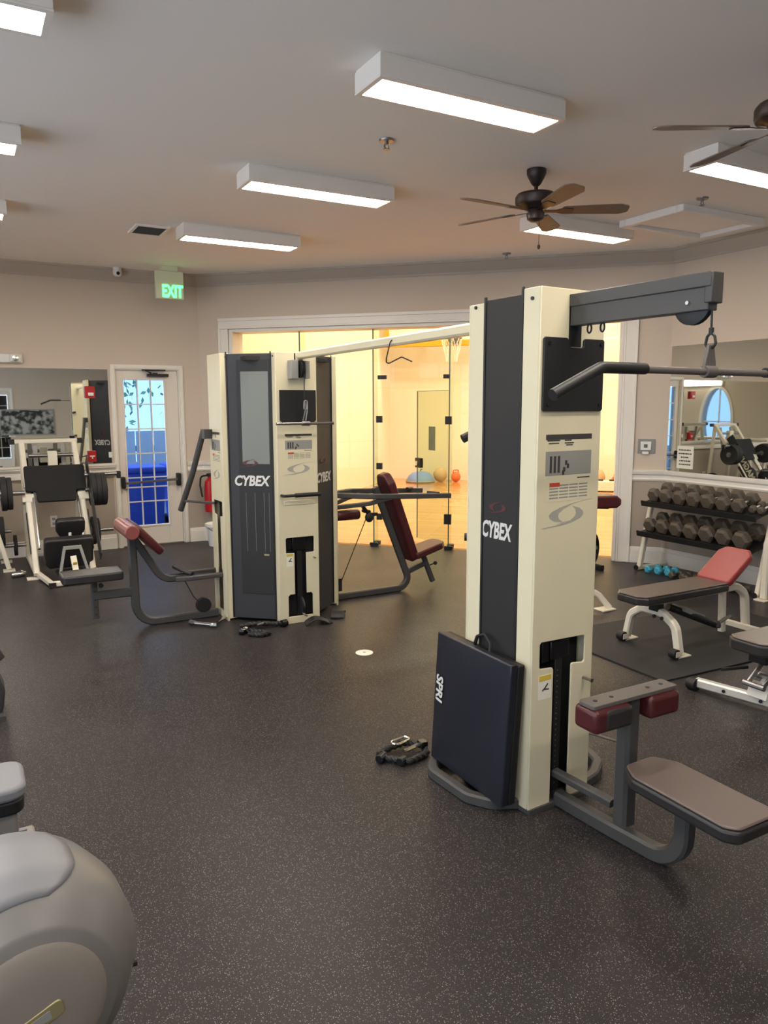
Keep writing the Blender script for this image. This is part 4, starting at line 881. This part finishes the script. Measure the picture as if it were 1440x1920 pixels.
MB(M).box(.665,.735,8.185,8.20,.015,.055).build('tube_plug','black',t); MB(M).box(1.075,1.135,8.2,8.215,.015,.055).build('tube_plug','black',t); MB(M).box(.78,1.06,8.30,8.70,.05,.09).build('seat_pan','black',t,bevel=.01)
sg = MB(M).bar([(1.245,8.62,.20),(1.245,9.35,1.22)],.012,.16,(1,0,0)).build('side_sign','black',t); 
dv = (Vector((0,9.35,1.22))-Vector((0,8.62,.20))).normalized()
sm = M @ Matrix.Translation((1.2525,8.985,.71)) @ Matrix(((0,0,1,0),(dv.y,-dv.z,0,0),(dv.z,dv.y,0,0),(0,0,0,1)))
text('sign_lettering','MAGNUM',.15,'logo_white',sg, sm, shear=.15, bold=.004)
pl0 = thing('weight_plate','thick black weight plate on the leg press peg, nearest the foot plate','weight plate',(1.24,9.22,1.055),0,'black weight plates')
def plate_mesh(r, w): return MB(T(0,0,0,0,90)).lathe([(.026,0),(.05,0),(.055,w*.25),(r*.78,w*.25),(r*.82,0),(r*.98,0),(r,w*.12),(r,w*.88),(r*.98,w),(r*.82,w),(r*.78,w*.75),(.055,w*.75),(.05,w),(.026,w)],36)
def plate(lb, x, y, z, r, w, dropc=True):
    t = thing('weight_plate', lb, 'weight plate', (x,y,z-(r*0)),0,'black weight plates'); plate_mesh(r,w).build('disc','rubber',t); MB(T(0,0,0,0,90)).lathe([(.027,-.002),(.048,-.002),(.048,w+.002),(.027,w+.002)],20).build('hub_ring','steel',t); return t
plate_mesh(.19,.055).build('disc','rubber',pl0); MB(T(0,0,0,0,90)).lathe([(.027,-.002),(.048,-.002),(.048,.057),(.027,.057)],20).build('hub_ring','steel',pl0)
pl0.location = (1.25,9.22,.87+.0)
pl0.location = (1.25,9.22,.885)
plate('thick black weight plate on the leg press peg, middle of three',1.308,9.22,.885,.19,.055); plate('thick black weight plate on the leg press peg, outermost of three',1.366,9.22,.885,.19,.055)
plate('black weight plate low behind the leg press on its storage peg, inner one',1.30,9.62,.34,.17,.04); plate('black weight plate low behind the leg press on its storage peg, outer one',1.345,9.62,.34,.15,.04)
plate('black weight plate on the left storage peg of the leg press, by its rear leg',.44,9.60,.24,.12,.035)
plate('black weight plate at the left frame edge on the leg press left peg',.33,9.22,.885,.19,.055); plate('black weight plate at the left frame edge, inner one on the leg press left peg',.39,9.22,.885,.18,.05)
# neighbouring white plate rack at the left frame edge
t = thing('plate_rack','white A-frame plate rack partly out of the left frame edge','plate rack',(.05,9.55,0)); M = T(-.05,-9.55,0)
for y in (9.3,9.85):
    MB(M).bar([(.36,y,.03),(.12,y,1.10)],.05,.05,(0,1,0)).build('leg','enamel_white',t); MB(M).bar([(-.26,y,.03),(-.02,y,1.10)],.05,.05,(0,1,0)).build('leg','enamel_white',t); MB(M).box(.30,.42,y-.05,y+.05,0,.02).build('foot','enamel_white',t)
MB(M).bar([(.05,9.3,1.12),(.05,9.85,1.12)],.24,.05,(1,0,0)).build('top_rail','enamel_white',t); MB(M).bar([(.05,9.3,.5),(.05,9.85,.5)],.30,.04,(1,0,0)).build('middle_rail','enamel_white',t)
for z in (.42,.80): MB(M).cyl((.2,9.55,z),(.42,9.55,z),.02,12).build('peg','steel',t)
plate('black weight plate on the lower peg of the white plate rack',.30,9.55,.42,.17,.05)
t = thing('chrome_attachment','small chrome cable attachment lying on the floor left of the leg press','cable attachment',(.43,8.9,0))
b = MB(); b.cyl((-.07,0,.03),(.06,.04,.03),.028,12); b.build('barrel','chrome',t); MB().tube([(-.03,.03,.05),(.03,.07,.06),(.08,.05,.04)],.01,8).build('clip','steel',t)

# ------------------------------------------------------------------ cardio machines at the left edge
t = thing('elliptical_trainer','large grey elliptical trainer with a round rear housing in the lower left corner','elliptical',(.0,2.0,0),12)
ax = T(0,0,.42,90)     # lathe axis along y
MB(ax).lathe([(.001,-.20),(.20,-.20),(.26,-.17),(.305,-.10),(.318,0),(.305,.10),(.26,.17),(.215,.205),(.205,.215),(.001,.215)],64).build('wheel_housing','hood_grey',t,smooth=60)
MB(ax).lathe([(.001,.20),(.175,.20),(.178,.218),(.165,.226),(.10,.232),(.001,.235)],56).build('side_disc','hood_cream',t,smooth=50)
b = MB(); b.prism(rpoly([(-.9,.05),(-.1,.08),(-.05,.60),(-.35,.70),(-.9,.55)],.06),-.15,.15,T(rx=90)); b.build('body','hood_grey',t,bevel=.04,seg=3)
hp = [(-.20,.20),(-.17,.26),(-.10,.305),(0,.318),(.10,.305),(.17,.26)]
def hr(y):
    for (a, ra), (c, rc) in zip(hp, hp[1:]):
        if a <= y <= c: k = (y-a)/(c-a); k = k*k*(3-2*k)*.3+k*.7; return ra+(rc-ra)*k
    return .2
n = 20; vs = []; fs = []; ys = [-.165+.30*k/14 for k in range(15)]
for i in range(n+1):
    u = i/n
    for y in ys:
        w = 1-abs((y+.015)/.15)**4*.22; a = math.radians(150-(150-58)*u*w if False else 58+(150-58)*(1-u)+(abs((y+.015)/.15)**4)*16*u); rr = hr(y)+.006
        vs.append((rr*math.cos(a), y, .42+rr*math.sin(a)))
for i in range(n):
    for k in range(14): fs.append((i*15+k,i*15+k+1,(i+1)*15+k+1,(i+1)*15+k))
o = MB().add(vs,fs).build('top_cover','hood_light',t,smooth=80); sd = o.modifiers.new('thick','SOLIDIFY'); sd.thickness = .010; sd.offset = -1
o = MB(ax @ T(.0,-.005,.230,0,0,14)).prism(rrect(-.09,.07,-.022,.022,.012),0,.006).build('badge','badge_gold',t,bevel=.003)
MB(ax @ T(.0,-.005,.2362,0,0,14)).prism(rrect(-.05,.04,-.011,.011,.004),0,.001).build('badge_plate','plastic_grey',o)
MB().cyl((.27,-.10,.34),(.30,-.105,.34),.008,8).build('side_screw','black',t)
b = MB(); b.box(-.9,.25,-.06,.06,0,.06); b.box(.10,.20,-.22,.22,0,.04); b.build('base_frame','frame_grey',t,bevel=.008)
t = thing('stepper_machine','grey stair stepper with ridged foot plate at the left frame edge','stepper',(-.25,3.05,0))
b = MB(); b.box(-.5,.33,-.18,.02,.03,.42); b.build('housing','hood_grey',t,bevel=.02,seg=3)
MB().prism(rrect(-.5,.365,-.2,.06,.06),.44,.49).build('pedal_top','hood_light',t,bevel=.015,seg=3)
MB().prism(rrect(-.5,.355,-.19,.05,.05),.385,.44).build('pedal_underside','black',t,bevel=.01)
b = MB(); b.box(-.5,.40,.04,.26,.02,.10); bs = b.build('step_plate','tan',t,bevel=.012); bs.data.materials[0] = MATS['hood_cream']
for i in range(4): MB().box(-.5,.37,.065+.05*i,.085+.05*i,.10,.106).build('ridge','hood_light',t,bevel=.002)
b = MB(); b.box(-.5,.3,-.1,.1,0,.03); b.box(-.5,-.35,-.15,.15,.03,.5); b.build('base_frame','frame_grey',t,bevel=.005)
t = thing('exercise_cycle','dark exercise cycle pedal unit barely showing at the left frame edge','exercise cycle',(-.12,4.95,0))
b = MB(); b.prism(rpoly([(-.6,.02),(.22,.02),(.24,.16),(.20,.30),(-.6,.34)],.05),-.1,.1,T(rx=90)); b.build('body','shroud_blue',t,bevel=.02,seg=3)
MB().tube([(-.4,0,.3),(-.2,0,.42),(.18,0,.42),(.22,0,.33)],.035,10,.06).build('pedal_arm','black',t); MB().box(-.6,.23,-.16,.16,0,.03).build('base_frame','frame_grey',t)

# ------------------------------------------------------------------ right side: mat, benches, dumbbells
tag(MB().prism([(3.985,3.30),(5.9,3.22),(6.02,4.40),(4.0,4.52)],.001,.012).build('rubber_mat','rubber',bevel=.002), 'thin black rubber mat under the white weight bench', 'mat')
t = thing('weight_bench','cream weight bench with black seat and red head pad on the rubber mat','bench',(4.5,3.80,.012)); M = T(-4.5,-3.80,0)
leg = [(4.47,3.58,.03),(4.47,3.62,.22),(4.47,3.74,.29),(4.47,3.93,.29),(4.47,4.04,.22),(4.47,4.08,.03)]
MB(M).bar(leg,.06,.055,(1,0,0),.10).build('front_leg','enamel_white',t)
for y in (3.58,4.08):
    MB(M).box(4.42,4.56,y-.04,y+.04,0,.012).build('foot','enamel_white',t,bevel=.003); w = MB(M).cyl((4.40,y-.045,.04),(4.40,y+.01,.04),.036,16).build('wheel','black',t); MB(M).box(4.385,4.44,y-.05,y-.044,.02,.06).build('wheel_bracket','enamel_white',w)
MB(M).bar([(4.47,3.80,.27),(4.51,3.80,.37),(4.66,3.80,.375),(5.38,3.80,.375),(5.50,3.80,.30),(5.54,3.80,.02)],.06,.06,(0,1,0),.11).build('main_frame','enamel_white',t)
MB(M).bar([(5.50,3.62,.02),(5.50,3.98,.02)],.05,.035,(0,0,1)).build('rear_foot','enamel_white',t)
b = MB(M); b.bar([(5.22,3.80,.36),(5.24,3.80,.02)],.05,.05,(0,1,0)); b.build('middle_leg','enamel_white',t)
b = MB(M); b.cyl((4.44,3.72,.26),(4.43,3.72,.26),.014,10); b.cyl((4.44,3.79,.26),(4.43,3.79,.26),.014,10); b.box(4.43,4.50,3.76,3.84,.30,.35); b.build('frame_plugs','black',t)
MB(M).box(4.26,4.86,3.74,3.86,.375,.40).build('seat_channel','enamel_white',t,bevel=.004)
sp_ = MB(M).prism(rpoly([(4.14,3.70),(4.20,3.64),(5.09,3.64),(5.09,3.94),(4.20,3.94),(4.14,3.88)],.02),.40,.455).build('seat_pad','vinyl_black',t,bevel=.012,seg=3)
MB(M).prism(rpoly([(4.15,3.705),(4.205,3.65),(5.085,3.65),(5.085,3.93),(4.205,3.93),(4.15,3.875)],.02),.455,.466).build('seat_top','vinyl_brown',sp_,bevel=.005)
MB(M @ T(5.09,3.79,.435,0,-36)).prism(rpoly([(0,-.15),(.32,-.15),(.38,-.10),(.38,.10),(.32,.15),(0,.15)],.03),-.01,.045).build('head_pad','vinyl_red',t,bevel=.014,seg=3)
MB(M).bar([(5.30,3.79,.54),(5.34,3.79,.38)],.03,.03,(0,1,0)).build('head_strut','enamel_white',t)
text('lettering','CYBEX',.05,'print_dark',t,M @ T(4.82,3.7685,.376,90),shear=.2,bold=.001)
b = MB(M); b.tube([(4.62,3.82,.30),(5.0,3.70,.14),(5.04,3.69,.13)],.028,10); b.build('roller_arm','black',t); MB(M @ T(4.83,3.78,.235,0,24)).box(-.12,.13,-.04,.09,-.02,.02).build('back_plate','plastic_grey',t,bevel=.004)
b = MB(M); b.tube([(5.02,3.70,.13),(5.25,3.74,.16)],.014,8); b.tube([(5.02,3.66,.13),(5.02,3.78,.13)],.02,10); b.build('adjusting_bar','steel',t)
# silver bench cut by the right frame edge
t = thing('flat_bench','silver tube flat bench with black pad cut off at the right frame edge','bench',(4.6,2.72,0)); M = T(-4.6,-2.72,0)
MB(M).bar([(4.07,3.11,.05),(4.19,2.60,.05),(4.24,2.38,.05)],.06,.055,(0,0,1)).build('front_foot','silver_paint',t)
for a in (.25,.55,.8): p = Vector((4.07,3.11,.05)).lerp(Vector((4.24,2.38,.05)),a); MB(M).cyl((p.x-.03,p.y-.008,.05),(p.x-.0325,p.y-.009,.05),.011,10).build('plug','black',t)
MB(M).cyl((4.05,3.09,.04),(4.05,3.15,.04),.04,14).build('wheel','black',t)
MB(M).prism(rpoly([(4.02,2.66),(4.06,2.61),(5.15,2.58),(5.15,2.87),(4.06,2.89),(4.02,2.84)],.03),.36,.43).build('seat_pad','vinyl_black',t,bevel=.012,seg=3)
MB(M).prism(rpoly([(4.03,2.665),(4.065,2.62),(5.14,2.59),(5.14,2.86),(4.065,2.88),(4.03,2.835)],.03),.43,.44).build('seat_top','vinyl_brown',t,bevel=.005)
MB(M).box(4.13,4.21,2.68,2.80,.28,.36).build('seat_bracket','black',t,bevel=.008)
MB(M).bar([(4.16,2.72,.06),(4.20,2.72,.15),(5.05,2.72,.15),(5.08,2.72,.03)],.06,.06,(0,1,0),.06).build('spine','silver_paint',t); MB(M).bar([(5.05,2.45,.03),(5.05,3.0,.03)],.05,.05,(0,0,1)).build('rear_foot','silver_paint',t)
for y in (2.68,2.78): MB(M).bar([(4.12,y,.15),(4.30,y-.02,.33)],.012,.035,(0,1,0)).build('link','steel',t)
MB(M).cyl((4.10,2.66,.15),(4.10,2.80,.15),.018,10).build('pivot_pin','steel',t); MB(M).cyl((4.22,2.66,.18),(4.22,2.80,.18),.022,10).build('pivot_pin','steel',t); MB(M).tube([(4.05,2.92,.20),(4.22,2.86,.205)],.012,8).build('lever','black',t)
MB(M).prism([(4.12,.07),(4.22,.07),(4.19,.15),(4.15,.15)],-2.79,-2.66,T(rx=90)).build('pivot_bracket','silver_paint',t)

# dumbbell rack: legs slope back, two tilted shelves along the right wall
t = thing('dumbbell_rack','two-shelf dumbbell rack with white legs under the right mirror','dumbbell rack',(6.65,5.0,0)); M = T(-6.65,-5.0,0)
for y in (5.835,4.385):
    MB(M).bar([(6.55,y,.03),(6.72,y,.85)],.05,.06,(0,1,0)).build('leg','enamel_white',t); MB(M).bar([(6.50,y,.025),(6.97,y,.025)],.05,.04,(0,1,0)).build('foot','enamel_white',t); MB(M).cyl((6.49,y,.03),(6.50,y,.03),.03,12).build('foot_cap','black',t)
def shelf(z, x):
    s = MB(M @ T(x,5.11,z,0,-14)).box(0,.40,-.69,.69,-.012,0).build('shelf','black',t)
    MB(M @ T(x,5.11,z,0,-14)).box(-.012,0,-.69,.69,-.03,.03).build('shelf_lip','black',s)
shelf(.765,6.50); shelf(.435,6.45)
def dumbbell_mesh(r, L):
    # hexagonal heads on a knurled handle, axis along local x
    heads = []
    for s in (-1,1):
        hx = [(r*math.cos(PI/6+i*PI/3), r*math.sin(PI/6+i*PI/3)) for i in range(6)]
        m = T(s*L*.34,0,r*.866,0,90)
        b = MB(m); n = 6; w = L*.15; prof = [(.72,-w),(1,-w*.55),(1,w*.55),(.72,w)]
        vs = [(x*k,y*k,z) for k, z in prof for x, y in hx]; fs = [tuple(range(5,-1,-1)), tuple(range(18,24))]
        for a in range(3):
            for i in range(6): fs.append((a*6+i,a*6+(i+1)%6,(a+1)*6+(i+1)%6,(a+1)*6+i))
        heads.append(b.add(vs,fs))
    return heads
cache = {}
def dumbbell(lb, loc, tilt, r, L, m, rz=0, group='hex dumbbells on the rack'):
    t = thing('dumbbell', lb, 'dumbbell', loc, 0, group); t.rotation_euler = Euler((0, math.radians(tilt), math.radians(rz)))
    key = (round(r,3), round(L,3), m)
    if key not in cache:
        hs = dumbbell_mesh(r, L); ps = [h.build('head', m, t, bevel=.004, smooth=30) for h in hs]
        ps.append(MB().tube([(-L*.3,0,r*.866),(-L*.1,0,r*.866),(0,0,r*.866),(L*.1,0,r*.866),(L*.3,0,r*.866)],.015,10).build('handle','steel' if m=='iron' else m,t))
        cache[key] = ps
    else:
        for p in cache[key]: c = p.copy(); COL.objects.link(c); c.parent = t
ordn = ['first','second','third','fourth','fifth','sixth','seventh','eighth','ninth','tenth','eleventh','twelfth','thirteenth']
y = 5.78
for i in range(9):
    r = [.080,.085,.085,.085,.084,.083,.078,.042,.04,.038][i]; L = r*3.9 if r > .06 else .2
    dumbbell('hex dumbbell on the upper rack shelf, %s from its far left end' % ordn[i], (6.50+.20,y-r,.765+.20*math.tan(math.radians(14))+.002), -14, r, L, 'iron'); y -= 2*r+.005
y = 5.78
for i in range(7):
    r = [.084,.088,.09,.094,.096,.096,.096][i]; L = r*3.6
    dumbbell('hex dumbbell on the lower rack shelf, %s from its far left end' % ordn[i], (6.45+.20,y-r,.435+.20*math.tan(math.radians(14))+.002), -14, r, L, 'iron'); y -= 2*r+.004
cols = ['cyan_vinyl']*3+['iron']*5+['blue_vinyl']*2+['iron']*2
lbs = ['light blue vinyl dumbbell on the floor at the left foot of the rack','light blue vinyl dumbbell on the floor under the rack, second in line','light blue vinyl dumbbell on the floor under the rack, third in line']+['small black dumbbell on the floor under the rack, %s after the light blue ones' % ordn[k] for k in range(5)]+['dark blue vinyl dumbbell on the floor under the rack, left of the pair','dark blue vinyl dumbbell on the floor under the rack, right of the pair']+['small black dumbbell on the floor under the rack, %s after the dark blue pair' % ordn[k] for k in range(2)]
y = 5.66
for i, (cm, lb) in enumerate(zip(cols, lbs)):
    r = .048 if cm != 'iron' else .04; dumbbell(lb, (6.60+.03*((i*37)%5-2)/2,y,.0), 0, r, .19, cm, (i*29)%20-10, 'small dumbbells on the floor'); y -= .1
# white press frame at the right edge
t = thing('press_frame','white rounded tube press frame at the right frame edge beside the rack','press machine',(6.6,4.0,0)); M = T(-6.6,-4.0,0)
MB(M).bar([(6.53,4.30,.02),(6.53,4.30,.56),(6.56,4.20,.68),(6.60,3.75,.68)],.07,.07,(1,0,0),.10).build('front_tube','enamel_white',t)
MB(M).bar([(6.53,4.32,.34),(6.57,3.8,.36)],.05,.05,(1,0,0)).build('side_rail','enamel_white',t); MB(M).box(6.44,6.62,4.24,4.355,0,.015).build('foot','enamel_white',t,bevel=.003)
MB(M).bar([(6.60,3.76,.02),(6.60,3.76,.68)],.06,.06,(1,0,0)).build('rear_tube','enamel_white',t); MB(M).box(6.51,6.69,3.70,3.82,0,.015).build('foot','enamel_white',t,bevel=.003)
# curl bench and bicycle showing right of the near tower
t = thing('utility_bench','white legged bench with a maroon roll pad behind the near tower','bench',(4.75,4.9,0)); M = T(-4.75,-4.9,0)
MB(M).bar([(5.02,4.80,.02),(4.93,4.85,.14),(4.80,4.92,.22),(4.60,5.0,.24)],.06,.05,(.4,.9,0),.06).build('leg','enamel_white',t); MB(M).box(4.90,5.06,4.75,4.87,0,.014).build('foot','enamel_white',t,bevel=.003)
MB(M).bar([(4.62,5.0,.02),(4.66,4.98,.95)],.06,.06,(1,0,0)).build('post','enamel_white',t); MB(M).bar([(4.3,5.1,.25),(4.66,4.98,.25)],.06,.05,(0,0,1)).build('spine','enamel_white',t); MB(M).bar([(4.3,4.95,.02),(4.3,5.25,.02)],.05,.04,(0,0,1)).build('rear_foot','enamel_white',t); MB(M).bar([(4.3,5.1,.02),(4.3,5.1,.25)],.05,.05,(1,0,0)).build('rear_post','enamel_white',t)
MB(M @ T(4.80,4.93,.985,0,0,-22)).prism(rpoly([(-.28,-.05),(.26,-.05),(.30,-.02),(.30,.03),(.26,.06),(-.28,.06)],.02),-.11,.11,T(rx=90)).build('roll_pad','vinyl_maroon',t,bevel=.02,seg=3)
t = thing('exercise_bike','black exercise bike with a spoked flywheel right of the near tower','exercise bike',(5.95,6.28,0),0); 
FWM = T(.18,-.10,.21,90,0,20)
b = MB(FWM); b.tube([(.19*math.cos(i*PI/16),.19*math.sin(i*PI/16),0) for i in range(32)],.022,8,closed=True); fw = b.build('flywheel_rim','black_gloss',t)
for k in range(5): a = k*2*PI/5; MB(FWM).bar([(0,0,0),(.18*math.cos(a),.18*math.sin(a),0)],.02,.04,(0,0,1)).build('spoke','steel',fw)
MB(FWM).cyl((0,0,-.04),(0,0,.04),.04,14).build('hub','black',fw)
MB().bar([(-.25,0,.06),(-.1,-.02,.35),(.05,-.05,.55)],.06,.05,(0,1,0)).build('frame','black',t); MB().bar([(.05,-.05,.55),(.18,-.10,.21)],.04,.04,(0,1,0)).build('fork','black',t)
MB().bar([(.05,-.06,.50),(.09,-.07,.71)],.09,.10,(0,1,0)).build('seat_post','black',t); MB().prism(rpoly([(-.14,-.09),(.06,-.08),(.22,-.03),(.22,.03),(.06,.08),(-.14,.09)],.04),.70,.77,T(.09,-.08,0,0,5,-25)).build('saddle','vinyl_black',t,bevel=.02,seg=3)
for x in (-.3,.2): MB().bar([(x,-.28,.03),(x,.2,.03)],.06,.05,(0,0,1)).build('stabiliser','black',t)
MB().bar([(-.3,-.04,.05),(.2,-.04,.05)],.06,.04,(0,0,1)).build('base_rail','black',t)
# floor disc
t = thing('floor_outlet_cover','round cream floor outlet cover set in the rubber floor','floor cover',(2.527,4.833,0)); MB().lathe([(.001,0),(.066,0),(.066,.003),(.06,.005),(.001,.005)],32).build('lid','print_white',t); MB().cyl((0,0,.005),(0,0,.006),.012,12).build('screw','steel',t)
